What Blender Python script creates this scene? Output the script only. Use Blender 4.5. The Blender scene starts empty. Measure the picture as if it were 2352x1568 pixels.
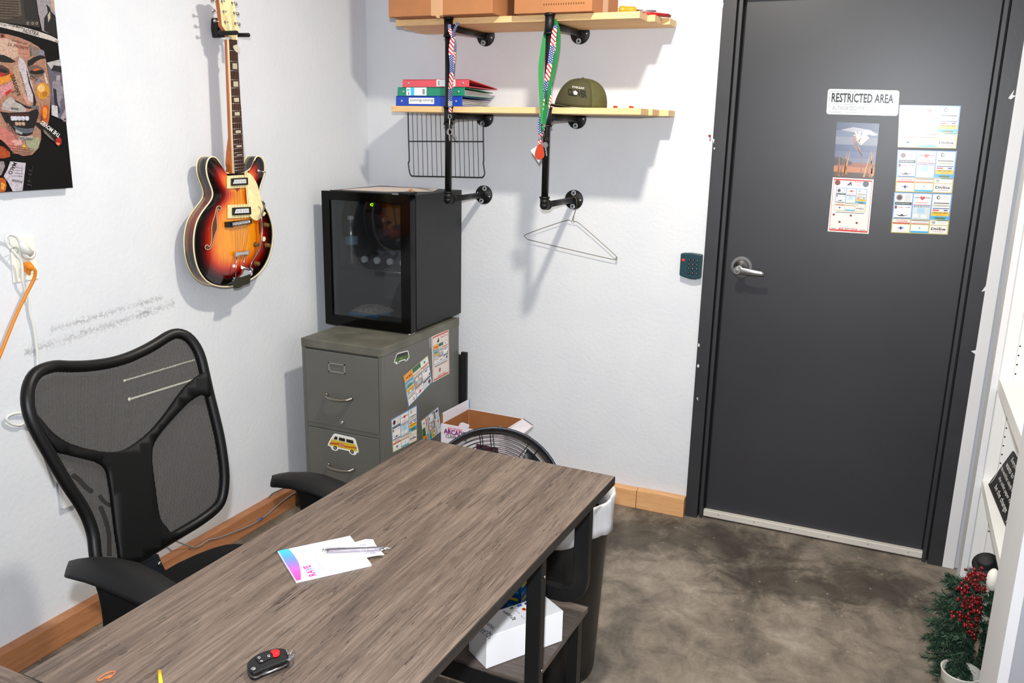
import bpy, bmesh, math, random
from mathutils import Vector as V, Matrix
PI = math.pi
sc = bpy.context.scene
COL = sc.collection
# ------------------------------------------------------------------ camera
YAW, PITCH, ROLL = -0.41719, 0.24357, 0.02075
CAM = V((2.30054, -3.47994, 1.62565)); FPX = 1963.26
_f = V((math.sin(YAW)*math.cos(PITCH), math.cos(YAW)*math.cos(PITCH), -math.sin(PITCH)))
_r0 = V((math.cos(YAW), -math.sin(YAW), 0)); _u0 = _r0.cross(_f)
_r = _r0*math.cos(ROLL)+_u0*math.sin(ROLL); _u = -_r0*math.sin(ROLL)+_u0*math.cos(ROLL)
cd = bpy.data.cameras.new('camera'); cam = bpy.data.objects.new('camera', cd); COL.objects.link(cam)
cd.sensor_width = 36; cd.lens = FPX/2352*36; cd.clip_start = .02
mw = Matrix((( _r.x, _u.x, -_f.x, CAM.x), (_r.y, _u.y, -_f.y, CAM.y), (_r.z, _u.z, -_f.z, CAM.z), (0, 0, 0, 1)))
cam.matrix_world = mw; sc.camera = cam
# ------------------------------------------------------------------ exposure, world, lights
sc.view_settings.view_transform = 'Standard'; sc.view_settings.look = 'None'
sc.view_settings.gamma = 1; sc.view_settings.use_curve_mapping = False
sc.view_settings.exposure = 0.08
w = bpy.data.worlds.new('world'); sc.world = w; w.use_nodes = True
w.node_tree.nodes['Background'].inputs[0].default_value = (.9, .95, 1, 1)
w.node_tree.nodes['Background'].inputs[1].default_value = 0.25
def area(name, loc, to, size, power, col):
    l = bpy.data.lights.new(name, 'AREA'); l.shape = 'DISK'; l.size = size; l.energy = power; l.color = col
    o = bpy.data.objects.new(name, l); COL.objects.link(o); o.location = loc
    o.rotation_euler = (V(to)-V(loc)).to_track_quat('-Z', 'Y').to_euler(); return o
area('flash', CAM+_u*.15-_f*.02-_r*.02, CAM+_f*3, .05, 64, (.93, .96, 1))
area('ceiling_lamp', (1.62, -1.3, 2.74), (1.62, -1.3, 0), .12, 49, (1, .93, .80))
area('overhead_fill_far', (1.6, -4.0, 2.9), (1.6, -4.0, 0), .5, 5, (1, .95, .86))  # weak broad overhead fill behind the camera, tuned for wall brightness

# ------------------------------------------------------------------ helpers
def ray(px, py):
    return _f+_r*((px-1176)/FPX)-_u*((py-784)/FPX)
def at(px, py, ax, val):            # the point where the sight line meets an axis plane of the room
    d = ray(px, py); return CAM+d*((val-CAM[ax])/d[ax])
def onp(px, py, P, N):
    d = ray(px, py); return CAM+d*((P-CAM).dot(N)/d.dot(N))

_txt = {}
def text2d(s, bold=0.0):
    k = (s, bold)
    if k in _txt: return _txt[k]
    cu = bpy.data.curves.new('t', 'FONT'); cu.body = s; cu.size = 1; cu.offset = bold; cu.resolution_u = 2
    ob = bpy.data.objects.new('t', cu); COL.objects.link(ob)
    dg = bpy.context.evaluated_depsgraph_get()
    me = bpy.data.meshes.new_from_object(ob.evaluated_get(dg))
    vs = [(v.co.x, v.co.y) for v in me.vertices]; fs = [tuple(p.vertices) for p in me.polygons]
    bpy.data.objects.remove(ob); bpy.data.curves.remove(cu); bpy.data.meshes.remove(me)
    x0 = min(a for a, b in vs); x1 = max(a for a, b in vs)
    _txt[k] = ([((a-x0)/(x1-x0), b/.70) for a, b in vs], fs, (x1-x0)/.70); return _txt[k]

class MB:
    def __init__(s): s.v = []; s.f = []; s.m = []; s.sm = []; s.uv = {}; s.M = None
    def add(s, vs, fs, mi=0, smooth=False):
        o = len(s.v)
        for p in vs:
            p = V(p); s.v.append(s.M @ p if s.M else p)
        for f in fs: s.f.append([i+o for i in f]); s.m.append(mi); s.sm.append(smooth)
        return o
    def hexa(s, p, mi=0):           # p: 4 bottom + 4 top points
        s.add(p, [(0, 3, 2, 1), (4, 5, 6, 7), (0, 1, 5, 4), (1, 2, 6, 5), (2, 3, 7, 6), (3, 0, 4, 7)], mi); return s
    def box(s, a, b, mi=0):
        x0, y0, z0 = a; x1, y1, z1 = b
        return s.hexa([(x0, y0, z0), (x1, y0, z0), (x1, y1, z0), (x0, y1, z0), (x0, y0, z1), (x1, y0, z1), (x1, y1, z1), (x0, y1, z1)], mi)
    def prism(s, pts, off, mi=0, mside=None, smooth=False):
        n = len(pts); pts = [V(p) for p in pts]; off = V(off)
        s.add(pts+[p+off for p in pts], [], 0); o = len(s.v)-2*n
        s.f.append([o+i for i in range(n)]); s.m.append(mi); s.sm.append(False)
        s.f.append([o+n+i for i in reversed(range(n))]); s.m.append(mi); s.sm.append(False)
        for i in range(n):
            j = (i+1) % n; s.f.append([o+i, o+n+i, o+n+j, o+j]); s.m.append(mi if mside is None else mside); s.sm.append(smooth)
        return s
    def poly(s, pts, mi=0): s.add(pts, [tuple(range(len(pts)))], mi); return s
    def tube(s, path, r, seg=10, closed=False, mi=0, cap=True):
        P = [V(p) for p in path]; n = len(P); R = r if isinstance(r, (list, tuple)) else [r]*n
        rings = []; up = None
        for i in range(n):
            a = P[(i-1) % n] if (closed or i > 0) else P[i]; b = P[(i+1) % n] if (closed or i < n-1) else P[i]
            t = (b-a).normalized()
            if up is None:
                up = V((0, 0, 1)) if abs(t.z) < .9 else V((1, 0, 0))
            up = (up-t*up.dot(t))
            if up.length < 1e-5: up = t.orthogonal()
            up.normalize(); sd = t.cross(up)
            rings.append([P[i]+(up*math.cos(2*PI*k/seg)+sd*math.sin(2*PI*k/seg))*R[i] for k in range(seg)])
        vs = [q for rg in rings for q in rg]; fs = []
        for i in range(n if closed else n-1):
            for k in range(seg):
                a = i*seg+k; b = i*seg+(k+1) % seg; c = ((i+1) % n)*seg+(k+1) % seg; d = ((i+1) % n)*seg+k
                fs.append((a, b, c, d))
        s.add(vs, fs, mi, True)
        if cap and not closed:
            s.add(rings[0], [tuple(reversed(range(seg)))], mi); s.add(rings[-1], [tuple(range(seg))], mi)
        return s
    def cyl(s, a, b, r0, r1=None, seg=24, mi=0): return s.tube([a, b], [r0, r0 if r1 is None else r1], seg, mi=mi)
    def lathe(s, prof, O, ax=(0, 0, 1), seg=28, mi=0, smooth=True, caps=True):
        ax = V(ax).normalized(); e1 = ax.orthogonal().normalized(); e2 = ax.cross(e1); O = V(O)
        vs = []; fs = []
        for r, h in prof:
            for k in range(seg):
                a = 2*PI*k/seg; vs.append(O+ax*h+(e1*math.cos(a)+e2*math.sin(a))*r)
        for i in range(len(prof)-1):
            for k in range(seg):
                fs.append((i*seg+k, i*seg+(k+1) % seg, (i+1)*seg+(k+1) % seg, (i+1)*seg+k))
        s.add(vs, fs, mi, smooth)
        for i, rv in ((0, True), (len(prof)-1, False)):
            if caps and prof[i][0] > 1e-4:
                f = list(range(seg)); s.add([vs[i*seg+k] for k in range(seg)], [tuple(reversed(f)) if rv else tuple(f)], mi)
        return s
    def ball(s, c, r, mi=0, seg=14, rings=9, sc3=(1, 1, 1)):
        c = V(c); vs = []; fs = []
        for i in range(rings+1):
            t = PI*i/rings
            for k in range(seg):
                a = 2*PI*k/seg
                vs.append((c.x+r*sc3[0]*math.sin(t)*math.cos(a), c.y+r*sc3[1]*math.sin(t)*math.sin(a), c.z+r*sc3[2]*math.cos(t)))
        for i in range(rings):
            for k in range(seg): fs.append((i*seg+k, (i+1)*seg+k, (i+1)*seg+(k+1) % seg, i*seg+(k+1) % seg))
        s.add(vs, fs, mi, True); return s
    def text(s, t, fn, mi=0, bold=0.0):      # fn(u, v) -> point; u 0..1 along the word, v 0..1 cap height
        vs, fs, asp = text2d(t, bold); s.add([fn(a, b) for a, b in vs], fs, mi); return s
    def build(s, name, mats, parent=None, bevel=0, seg=2, recalc=True, thick=0, label=None):
        me = bpy.data.meshes.new(name); off = parent_world(parent)
        me.from_pydata([tuple(p-off) for p in s.v], [], s.f)
        if not isinstance(mats, (list, tuple)): mats = [mats]
        for m in mats: me.materials.append(m)
        for i, p in enumerate(me.polygons): p.material_index = s.m[i]; p.use_smooth = s.sm[i]
        if recalc:
            bm = bmesh.new(); bm.from_mesh(me); bmesh.ops.remove_doubles(bm, verts=bm.verts, dist=1e-6)
            bmesh.ops.recalc_face_normals(bm, faces=bm.faces); bm.to_mesh(me); bm.free()
        me.update()
        o = bpy.data.objects.new(name, me); COL.objects.link(o)
        if parent: o.parent = parent
        if label: o['label'] = label
        if thick:
            md = o.modifiers.new('s', 'SOLIDIFY'); md.thickness = thick; md.offset = 0
        if bevel:
            md = o.modifiers.new('b', 'BEVEL'); md.width = bevel; md.segments = seg; md.limit_method = 'ANGLE'; md.angle_limit = .6
        return o
def parent_world(p):
    t = V((0, 0, 0))
    while p: t = t+V(p.location); p = p.parent
    return t
def tag(o, label, cat, group=None, kind=None):
    if label: o['label'] = label
    if cat: o['category'] = cat
    if group: o['group'] = group
    if kind: o['kind'] = kind
    return o
def thing(name, label, cat, loc, group=None):
    o = bpy.data.objects.new(name, None); o.empty_display_size = .05; COL.objects.link(o); o.location = loc
    return tag(o, label, cat, group)
def struct(o, label=None): o['kind'] = 'structure'; return tag(o, label, None)
def smooth(pts, n=4, closed=True):    # Catmull-Rom through points (any dimension)
    P = [tuple(p) for p in pts]; N = len(P); out = []
    for i in range(N if closed else N-1):
        g = lambda k: P[k % N] if closed else P[max(0, min(N-1, k))]
        a, b, c, d = g(i-1), g(i), g(i+1), g(i+2)
        for j in range(n):
            t = j/n
            out.append(tuple(.5*((2*b[q])+(c[q]-a[q])*t+(2*a[q]-5*b[q]+4*c[q]-d[q])*t*t+(3*b[q]-a[q]-3*c[q]+d[q])*t**3) for q in range(len(b))))
    if not closed: out.append(P[-1])
    return out
def bil(c00, c10, c11, c01, N=None):       # corners bottom-left, bottom-right, top-right, top-left -> F(u,v,h)
    c00, c10, c11, c01 = map(V, (c00, c10, c11, c01))
    n = (c10-c00).cross(c01-c00).normalized() if N is None else V(N)
    return lambda u, v, h=0.0: (c00*(1-u)*(1-v)+c10*u*(1-v)+c11*u*v+c01*(1-u)*v)+n*h
def rect(mb, F, u0, v0, u1, v1, h, mi): mb.poly([F(u0, v0, h), F(u1, v0, h), F(u1, v1, h), F(u0, v1, h)], mi)
def ftext(mb, F, s, u0, v0, u1, v1, h, mi, bold=0.0): mb.text(s, lambda a, b: F(u0+(u1-u0)*a, v0+(v1-v0)*b, h), mi, bold)
def bars(mb, fn, mi, n=7, seed=1):        # lettering too small to read: a row of little strokes
    rb = random.Random(seed); u = 0.0; st = 1.0/n
    for i in range(n):
        w_ = st*rb.uniform(.45, .85); v0, v1 = .1+.1*rb.random(), .75+.15*rb.random()
        mb.poly([fn(u, v0), fn(u+w_, v0), fn(u+w_, v1), fn(u, v1)], mi); u += st
def fbars(mb, F, u0, v0, u1, v1, h, mi, n=7): bars(mb, lambda a, b: F(u0+(u1-u0)*a, v0+(v1-v0)*b, h), mi, n, n)
def slab(mb, F, t, mi=0): mb.hexa([F(0, 0, 0), F(1, 0, 0), F(1, 1, 0), F(0, 1, 0), F(0, 0, t), F(1, 0, t), F(1, 1, t), F(0, 1, t)], mi)

# ------------------------------------------------------------------ materials
def S(c): return tuple(((x/255)/12.92 if x/255 <= .04045 else ((x/255+.055)/1.055)**2.4)**1.22*.97 for x in c)+(1,)
def mat(name, col, rough=.5, metal=0, bump=0, bscale=60, emit=0, var=0, vscale=6, trans=0, coat=0, spec=.5):
    m = bpy.data.materials.new(name); m.use_nodes = True; nt = m.node_tree; b = nt.nodes['Principled BSDF']
    c = S(col) if max(col) > 1 else tuple(col)+(1,)
    b.inputs['Base Color'].default_value = c; b.inputs['Roughness'].default_value = rough; b.inputs['Metallic'].default_value = metal
    b.inputs['Specular IOR Level'].default_value = spec; b.inputs['Coat Weight'].default_value = coat
    if trans: b.inputs['Transmission Weight'].default_value = trans
    if emit: b.inputs['Emission Color'].default_value = c; b.inputs['Emission Strength'].default_value = emit
    L = nt.links
    tc = nt.nodes.new('ShaderNodeTexCoord')
    if var:
        n = nt.nodes.new('ShaderNodeTexNoise'); n.inputs['Scale'].default_value = vscale; n.inputs['Detail'].default_value = 6
        L.new(tc.outputs['Object'], n.inputs['Vector'])
        r = nt.nodes.new('ShaderNodeMapRange'); r.inputs[1].default_value = .3; r.inputs[2].default_value = .7; r.inputs[3].default_value = 1-var; r.inputs[4].default_value = 1+var
        L.new(n.outputs[0], r.inputs[0])
        mx = nt.nodes.new('ShaderNodeVectorMath'); mx.operation = 'SCALE'; mx.inputs[0].default_value = c[:3]; L.new(r.outputs[0], mx.inputs['Scale'])
        L.new(mx.outputs[0], b.inputs['Base Color'])
    if bump:
        n = nt.nodes.new('ShaderNodeTexNoise'); n.inputs['Scale'].default_value = bscale; n.inputs['Detail'].default_value = 4
        L.new(tc.outputs['Object'], n.inputs['Vector'])
        bp = nt.nodes.new('ShaderNodeBump'); bp.inputs['Strength'].default_value = bump; bp.inputs['Distance'].default_value = .002
        L.new(n.outputs[0], bp.inputs['Height']); L.new(bp.outputs[0], b.inputs['Normal'])
    return m
def nodes(m): return m.node_tree.nodes, m.node_tree.links, m.node_tree.nodes['Principled BSDF']
def ramp(nd, stops):
    r = nd.new('ShaderNodeValToRGB'); e = r.color_ramp.elements
    while len(e) < len(stops): e.new(.5)
    for i, (p, c) in enumerate(stops): e[i].position = p; e[i].color = S(c) if max(c) > 1 else tuple(c)+(1,)
    return r
def noise(nd, L, vec, scale, detail=5, rough=.6, dist=0):
    n = nd.new('ShaderNodeTexNoise'); n.inputs['Scale'].default_value = scale; n.inputs['Detail'].default_value = detail
    n.inputs['Roughness'].default_value = rough; n.inputs['Distortion'].default_value = dist; L.new(vec, n.inputs['Vector']); return n.outputs[0]
def mapping(nd, L, scale, rot=(0, 0, 0), src='Object'):
    t = nd.new('ShaderNodeTexCoord'); m = nd.new('ShaderNodeMapping'); m.inputs['Scale'].default_value = scale; m.inputs['Rotation'].default_value = rot
    L.new(t.outputs[src], m.inputs[0]); return m.outputs[0]
def mixc(nd, L, fac, a, b, mode='MIX'):
    x = nd.new('ShaderNodeMix'); x.data_type = 'RGBA'; x.blend_type = mode
    if isinstance(fac, float): x.inputs[0].default_value = fac
    else: L.new(fac, x.inputs[0])
    for i, q in ((6, a), (7, b)):
        if isinstance(q, tuple): x.inputs[i].default_value = q
        else: L.new(q, x.inputs[i])
    return x.outputs[2]
def mth(nd, L, op, a, b=None, c=None):
    x = nd.new('ShaderNodeMath'); x.operation = op
    for i, q in enumerate((a, b, c)):
        if q is None: continue
        if isinstance(q, (int, float)): x.inputs[i].default_value = q
        else: L.new(q, x.inputs[i])
    return x.outputs[0]

def wall_mat(name, smudge=False):
    m = mat(name, (226, 228, 231), .85, spec=.25); nd, L, b = nodes(m)
    v = mapping(nd, L, (1, 1, 1))
    n1 = noise(nd, L, v, 60, 3, .5, .3); n2 = noise(nd, L, v, 220, 3); n3 = noise(nd, L, v, 5, 3, .5)
    h = mth(nd, L, 'ADD', mth(nd, L, 'MULTIPLY', n1, 1.0), mth(nd, L, 'MULTIPLY', n2, .25)); h = mth(nd, L, 'ADD', h, mth(nd, L, 'MULTIPLY', n3, .3))
    bp = nd.new('ShaderNodeBump'); bp.inputs['Strength'].default_value = .24; bp.inputs['Distance'].default_value = .005
    L.new(h, bp.inputs['Height']); L.new(bp.outputs[0], b.inputs['Normal'])
    r = ramp(nd, [(.3, (218, 220, 225)), (.7, (222, 224, 227))]); L.new(n3, r.inputs[0]); col = r.outputs[0]
    if smudge:   # scuffed band where the chair rubs the wall
        sp = nd.new('ShaderNodeSeparateXYZ'); L.new(v, sp.inputs[0])
        def band(y0, y1, z0, sl, wd):
            zc = mth(nd, L, 'ADD', mth(nd, L, 'MULTIPLY', mth(nd, L, 'SUBTRACT', sp.outputs[1], y0), sl), z0)
            dz = mth(nd, L, 'ABSOLUTE', mth(nd, L, 'SUBTRACT', sp.outputs[2], zc))
            a = mth(nd, L, 'SUBTRACT', 1.0, mth(nd, L, 'DIVIDE', dz, wd)); a = mth(nd, L, 'MAXIMUM', a, 0.0)
            e = mth(nd, L, 'MULTIPLY', mth(nd, L, 'GREATER_THAN', sp.outputs[1], y0), mth(nd, L, 'LESS_THAN', sp.outputs[1], y1))
            return mth(nd, L, 'MULTIPLY', a, e)
        bd = mth(nd, L, 'MAXIMUM', band(-1.84, -1.25, .955, .08, .03), band(-1.75, -1.3, 1.005, .06, .022))
        ns = noise(nd, L, v, 90, 6, .75); nm = noise(nd, L, v, 12, 3)
        f = mth(nd, L, 'MULTIPLY', bd, mth(nd, L, 'GREATER_THAN', mth(nd, L, 'ADD', ns, mth(nd, L, 'MULTIPLY', bd, .14)), .60))
        f = mth(nd, L, 'MULTIPLY', f, mth(nd, L, 'POWER', nm, 1.5)); f = mth(nd, L, 'MINIMUM', f, .6)
        col = mixc(nd, L, f, col, S((110, 106, 104)))
    L.new(col, b.inputs['Base Color']); return m
M_WALL = wall_mat('wall_plaster'); M_WALLS = wall_mat('wall_plaster_scuffed', True)

def concrete():
    m = mat('stained_concrete', (105, 97, 88), .55, spec=.35); nd, L, b = nodes(m)
    v = mapping(nd, L, (1, 1, 1)); v2 = mapping(nd, L, (2.2, 1, 1), (0, 0, .5))
    big = noise(nd, L, v2, 1.9, 8, .62, .5); med = noise(nd, L, v, 9, 8, .7, .6); fine = noise(nd, L, v, 90, 5, .7)
    r = ramp(nd, [(.34, (120, 112, 103)), (.50, (154, 144, 132)), (.68, (176, 165, 153))]); L.new(big, r.inputs[0])
    r2 = ramp(nd, [(.3, (120, 120, 120)), (.62, (200, 200, 200))]); L.new(med, r2.inputs[0])
    c = mixc(nd, L, .75, r.outputs[0], r2.outputs[0], 'OVERLAY')
    r3 = ramp(nd, [(.25, (165, 165, 165)), (.8, (212, 212, 212))]); L.new(fine, r3.inputs[0])
    c = mixc(nd, L, .5, c, r3.outputs[0], 'OVERLAY')
    # dark oily stain across the doorway
    sp = nd.new('ShaderNodeSeparateXYZ'); L.new(v, sp.inputs[0])
    def blob(cx, cy, rx, ry):
        dx = mth(nd, L, 'DIVIDE', mth(nd, L, 'SUBTRACT', sp.outputs[0], cx), rx); dy = mth(nd, L, 'DIVIDE', mth(nd, L, 'SUBTRACT', sp.outputs[1], cy), ry)
        d = mth(nd, L, 'SQRT', mth(nd, L, 'ADD', mth(nd, L, 'MULTIPLY', dx, dx), mth(nd, L, 'MULTIPLY', dy, dy)))
        d = mth(nd, L, 'ADD', d, mth(nd, L, 'MULTIPLY', mth(nd, L, 'SUBTRACT', med, .5), 1.6))
        return mth(nd, L, 'MAXIMUM', mth(nd, L, 'SUBTRACT', 1.0, d), 0.0)
    st = mth(nd, L, 'MAXIMUM', blob(1.75, -.20, .42, .22), blob(2.1, -.42, .42, .16)); st = mth(nd, L, 'MAXIMUM', st, blob(2.4, -.30, .30, .2))
    st = mth(nd, L, 'MAXIMUM', st, mth(nd, L, 'MULTIPLY', blob(1.45, -.30, .25, .25), .9))
    c = mixc(nd, L, mth(nd, L, 'MINIMUM', mth(nd, L, 'MULTIPLY', st, 1.1), .62), c, S((62, 57, 51)))
    vo = nd.new('ShaderNodeTexVoronoi'); vo.inputs['Scale'].default_value = 19; L.new(v, vo.inputs['Vector'])
    sz = mth(nd, L, 'MULTIPLY', mth(nd, L, 'GREATER_THAN', noise(nd, L, v, 2.5, 2), .47), .085)
    sz2 = mth(nd, L, 'MULTIPLY', sz, mth(nd, L, 'ADD', .4, med))
    c = mixc(nd, L, mth(nd, L, 'MULTIPLY', mth(nd, L, 'LESS_THAN', vo.outputs['Distance'], sz2), .75), c, S((178, 165, 150)))
    L.new(c, b.inputs['Base Color'])
    rr = nd.new('ShaderNodeMapRange'); rr.inputs[3].default_value = .45; rr.inputs[4].default_value = .75; L.new(med, rr.inputs[0]); L.new(rr.outputs[0], b.inputs['Roughness'])
    bp = nd.new('ShaderNodeBump'); bp.inputs['Strength'].default_value = .25; bp.inputs['Distance'].default_value = .003; L.new(fine, bp.inputs['Height']); L.new(bp.outputs[0], b.inputs['Normal'])
    return m
M_FLOOR = concrete()

def wood(name, cols, scale=(14, 1, 14), rot=(0, 0, 0), rough=.5, cracks=False, dens=1.0, spec=.4):
    m = mat(name, cols[1], rough, spec=spec); nd, L, b = nodes(m)
    v = mapping(nd, L, scale, rot)
    g = noise(nd, L, v, 3.0*dens, 10, .72, 1.2); g2 = noise(nd, L, v, 16*dens, 6, .75, .4); bl = noise(nd, L, v, .9, 4, .5, .5)
    g3 = noise(nd, L, mapping(nd, L, tuple(k*(2.5 if k > 2 else 1) for k in scale), rot), 14*dens, 6, .8, .2)
    x = mth(nd, L, 'ADD', mth(nd, L, 'MULTIPLY', g, .45), mth(nd, L, 'MULTIPLY', g2, .20)); x = mth(nd, L, 'ADD', x, mth(nd, L, 'MULTIPLY', g3, .22))
    x = mth(nd, L, 'ADD', x, mth(nd, L, 'MULTIPLY', bl, .20))
    r = ramp(nd, [(.36, cols[0]), (.51, cols[1]), (.70, cols[2])]); L.new(x, r.inputs[0]); c = r.outputs[0]
    if cracks:
        vc = mapping(nd, L, (scale[0]*1.3, scale[1]*.9, scale[2]), rot)
        n = noise(nd, L, vc, 2.1, 5, .55, 1.0)
        a = mth(nd, L, 'ABSOLUTE', mth(nd, L, 'SUBTRACT', n, .5)); ln = mth(nd, L, 'LESS_THAN', a, .0085)
        k = noise(nd, L, mapping(nd, L, (3, 1.5, 3), rot), 3, 2); ln = mth(nd, L, 'MULTIPLY', ln, mth(nd, L, 'GREATER_THAN', k, .5))
        c = mixc(nd, L, mth(nd, L, 'MULTIPLY', ln, .75), c, S((44, 37, 34)))
        vo = nd.new('ShaderNodeTexVoronoi'); vo.inputs['Scale'].default_value = 3.2
        L.new(mapping(nd, L, (1.6, .8, 1), rot), vo.inputs['Vector'])
        kn = mth(nd, L, 'LESS_THAN', vo.outputs['Distance'], .035); c = mixc(nd, L, mth(nd, L, 'MULTIPLY', kn, .5), c, S((58, 48, 44)))
    L.new(c, b.inputs['Base Color'])
    bp = nd.new('ShaderNodeBump'); bp.inputs['Strength'].default_value = .35; bp.inputs['Distance'].default_value = .0012; L.new(x, bp.inputs['Height']); L.new(bp.outputs[0], b.inputs['Normal'])
    return m
DC = [(62, 54, 49), (105, 92, 83), (152, 136, 123)]
M_DESK = wood('weathered_oak_laminate', DC, (22, 1.05, 22), (0, 0, .026), .42, True)
M_DESKX = wood('weathered_oak_laminate_return', DC, (.75, 24, 24), (0, 0, 0), .42, True)
M_DESKE = wood('dark_laminate_edge', [(38, 34, 32), (58, 52, 48), (84, 74, 68)], (26, 1.5, 26), (0, 0, 0), .5)
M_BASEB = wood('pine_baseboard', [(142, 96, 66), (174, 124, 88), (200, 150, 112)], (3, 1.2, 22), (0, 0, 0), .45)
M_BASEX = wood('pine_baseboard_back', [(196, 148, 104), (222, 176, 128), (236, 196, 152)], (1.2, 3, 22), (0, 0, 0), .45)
M_PINE = wood('pale_pine', [(205, 160, 110), (232, 198, 150), (243, 216, 172)], (1.5, 16, 16), (0, 0, 0), .55)

M_BLACK = mat('black_plastic', (24, 24, 26), .45, bump=.15, bscale=300)
M_BLKM = mat('black_powder_metal', (26, 27, 29), .42, bump=.1, bscale=400)
M_PIPE = mat('black_iron_pipe', (30, 30, 32), .40, metal=.25, bump=.25, bscale=90, var=.25, vscale=30)
M_FLANGE = mat('black_iron_flange', (18, 18, 20), .5, metal=.2, bump=.2, bscale=120)
M_CHROME = mat('chrome', (215, 215, 218), .15, metal=1)
M_STEEL = mat('brushed_steel', (190, 190, 190), .3, metal=1, bump=.1, bscale=200)
M_ZINC = mat('zinc_screw', (205, 208, 210), .35, metal=.7)
M_WHITE = mat('white_plastic', (235, 235, 230), .4)
M_PAPER = mat('white_paper', (245, 245, 248), .7, var=.02)
M_CARD = mat('kraft_cardboard', (184, 132, 90), .8, var=.07, vscale=14, bump=.1)
M_CARDIN = mat('kraft_cardboard_inside', (166, 114, 70), .85, var=.06, vscale=20)
M_TAPE = mat('packing_tape', (212, 172, 134), .3, var=.04)
M_DOOR = mat('charcoal_door_paint', (66, 66, 71), .38, bump=.06, bscale=40, var=.12, vscale=2.2)
M_FRAME = mat('charcoal_frame_paint', (64, 64, 68), .42, bump=.1, bscale=60, var=.12, vscale=9)
M_GROOVE = mat('dark_gap', (18, 18, 20), .7)
M_SWEEP = mat('white_door_sweep', (212, 208, 200), .5, var=.04)
M_TRIM = mat('white_trim_paint', (226, 226, 228), .45, bump=.08, bscale=30, var=.02)
M_SHELFW = mat('white_melamine', (234, 233, 231), .5, var=.03, vscale=5)
M_TRIMG = mat('white_trim_edge', (206, 204, 200), .6, var=.03)

def flat(name, col, rough=.35): return mat(name, col, rough)
_flat = {}
def C(col, rough=.26):
    k = (col, rough)
    if k not in _flat: _flat[k] = mat('ink_%02x%02x%02x' % col, col, rough)
    return _flat[k]
class Pal:                # gathers materials for one mesh
    def __init__(s): s.l = []
    def __call__(s, m, rough=.26):
        if isinstance(m, tuple): m = C(m, rough)
        if m not in s.l: s.l.append(m)
        return s.l.index(m)
# ------------------------------------------------------------------ the room
HZ = 2.95
struct(MB().box((-.1, -5.3, -.08), (3.1, .2, 0)).build('floor', M_FLOOR))
struct(MB().box((-.1, -5.3, HZ), (3.1, .2, HZ+.1)).build('ceiling', M_WALL))
struct(MB().box((-.1, -5.3, 0), (0, .1, HZ)).build('wall_left', M_WALLS))
DX0, DX1 = 1.608, 2.622
b = MB(); b.box((0, 0, 0), (DX0+.02, .1, HZ)); b.box((DX1-.02, 0, 0), (3.0, .1, HZ)); b.box((DX0+.02, 0, 2.16), (DX1-.02, .1, HZ))
struct(b.build('wall_back', M_WALL))
struct(MB().box((2.99, -5.3, 0), (3.1, 0, HZ)).build('wall_right', M_WALL))
struct(MB().box((0, -5.4, 0), (2.99, -5.3, HZ)).build('wall_front', M_WALL))
T = .040
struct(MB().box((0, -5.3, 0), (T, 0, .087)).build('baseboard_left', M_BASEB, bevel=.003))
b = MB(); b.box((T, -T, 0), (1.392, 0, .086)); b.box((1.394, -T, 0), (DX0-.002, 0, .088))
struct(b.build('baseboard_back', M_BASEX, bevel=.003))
struct(MB().box((DX1, -.018, 0), (2.664, .0, HZ)).build('trim_1', M_TRIM, bevel=.003))
# door
d = MB(); LX0, LX1 = 1.689, 2.546
d.box((LX0, .030, .012), (LX1, .072, 2.13))
door = d.build('door_1', M_DOOR, bevel=.002); struct(door, 'charcoal painted door with magnets and a chrome lever')
f = MB()
for s, x0 in ((1, DX0), (-1, DX1)):
    q = lambda a, b_, y0, y1, m=0: f.box((min(x0+s*a, x0+s*b_), y0, 0), (max(x0+s*a, x0+s*b_), y1, 2.20), m)
    q(0, .052, -.014, .075); q(.052, .060, .022, .075, 1); q(.060, .073, -.004, .075); q(.073, .081, .05, .075, 1)
f.box((DX0, -.014, 2.13), (DX1, .075, 2.20))
rnd = random.Random(4)
for pts in ([(2318, 222), (2330, 206), (2326, 218), (2333, 220), (2322, 228), (2316, 226)], [(2254, 670), (2270, 648), (2272, 655), (2262, 668)],
            [(2230, 806), (2246, 803), (2246, 812), (2238, 812)], [(1604, 788), (1607, 790), (1606, 797), (1603, 795)], [(1601, 838), (1605, 836), (1606, 842), (1602, 844)],
            [(1600, 914), (1603, 912), (1603, 920)], [(1637, 318), (1641, 320), (1639, 330)], [(1639, 338), (1643, 340), (1640, 344)], [(1660, 8), (1662, 6), (1660, 20)]):
    f.poly([at(a, c, 1, -.0148) for a, c in pts], 2)
f.build('door_frame', [M_FRAME, M_GROOVE, M_TRIM], door)
sw = MB(); sw.box((LX0-.006, .004, .008), (LX1+.004, .030, .036))
so = sw.build('door_sweep', M_SWEEP, door, bevel=.003)
b = MB()
pass
for i in range(6): MB().cyl((LX0+.06+i*.15, .003, .026), (LX0+.06+i*.15, .006, .026), .003, seg=8).build('screw', M_ZINC, so)
hp = at(1703, 613, 1, .03)
h = MB(); h.lathe([(.043, 0), (.043, .003), (.036, .004)], hp+V((0, -.0, 0)), (0, -1, 0)); h.build('handle_scar_ring', mat('worn_primer', (120, 120, 122), .6), door)
h = MB(); h.lathe([(.031, .003), (.031, .010), (.027, .018), (.016, .022), (.013, .045), (.013, .055)], hp, (0, -1, 0), 32); rose = h.build('handle_rose', M_STEEL, door)
lv = MB(); P0 = hp+V((-.006, -.055, -.006))
lv.lathe([(.001, -.008), (.014, -.006), (.017, 0), (.017, .010), (.014, .014)], P0, (0, -1, 0), 24)
st = [(P0+V((t*.105, -.004-.004*math.sin(t*3), -.006*t)), .0155-.006*t) for t in [i/10 for i in range(11)]]
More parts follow.
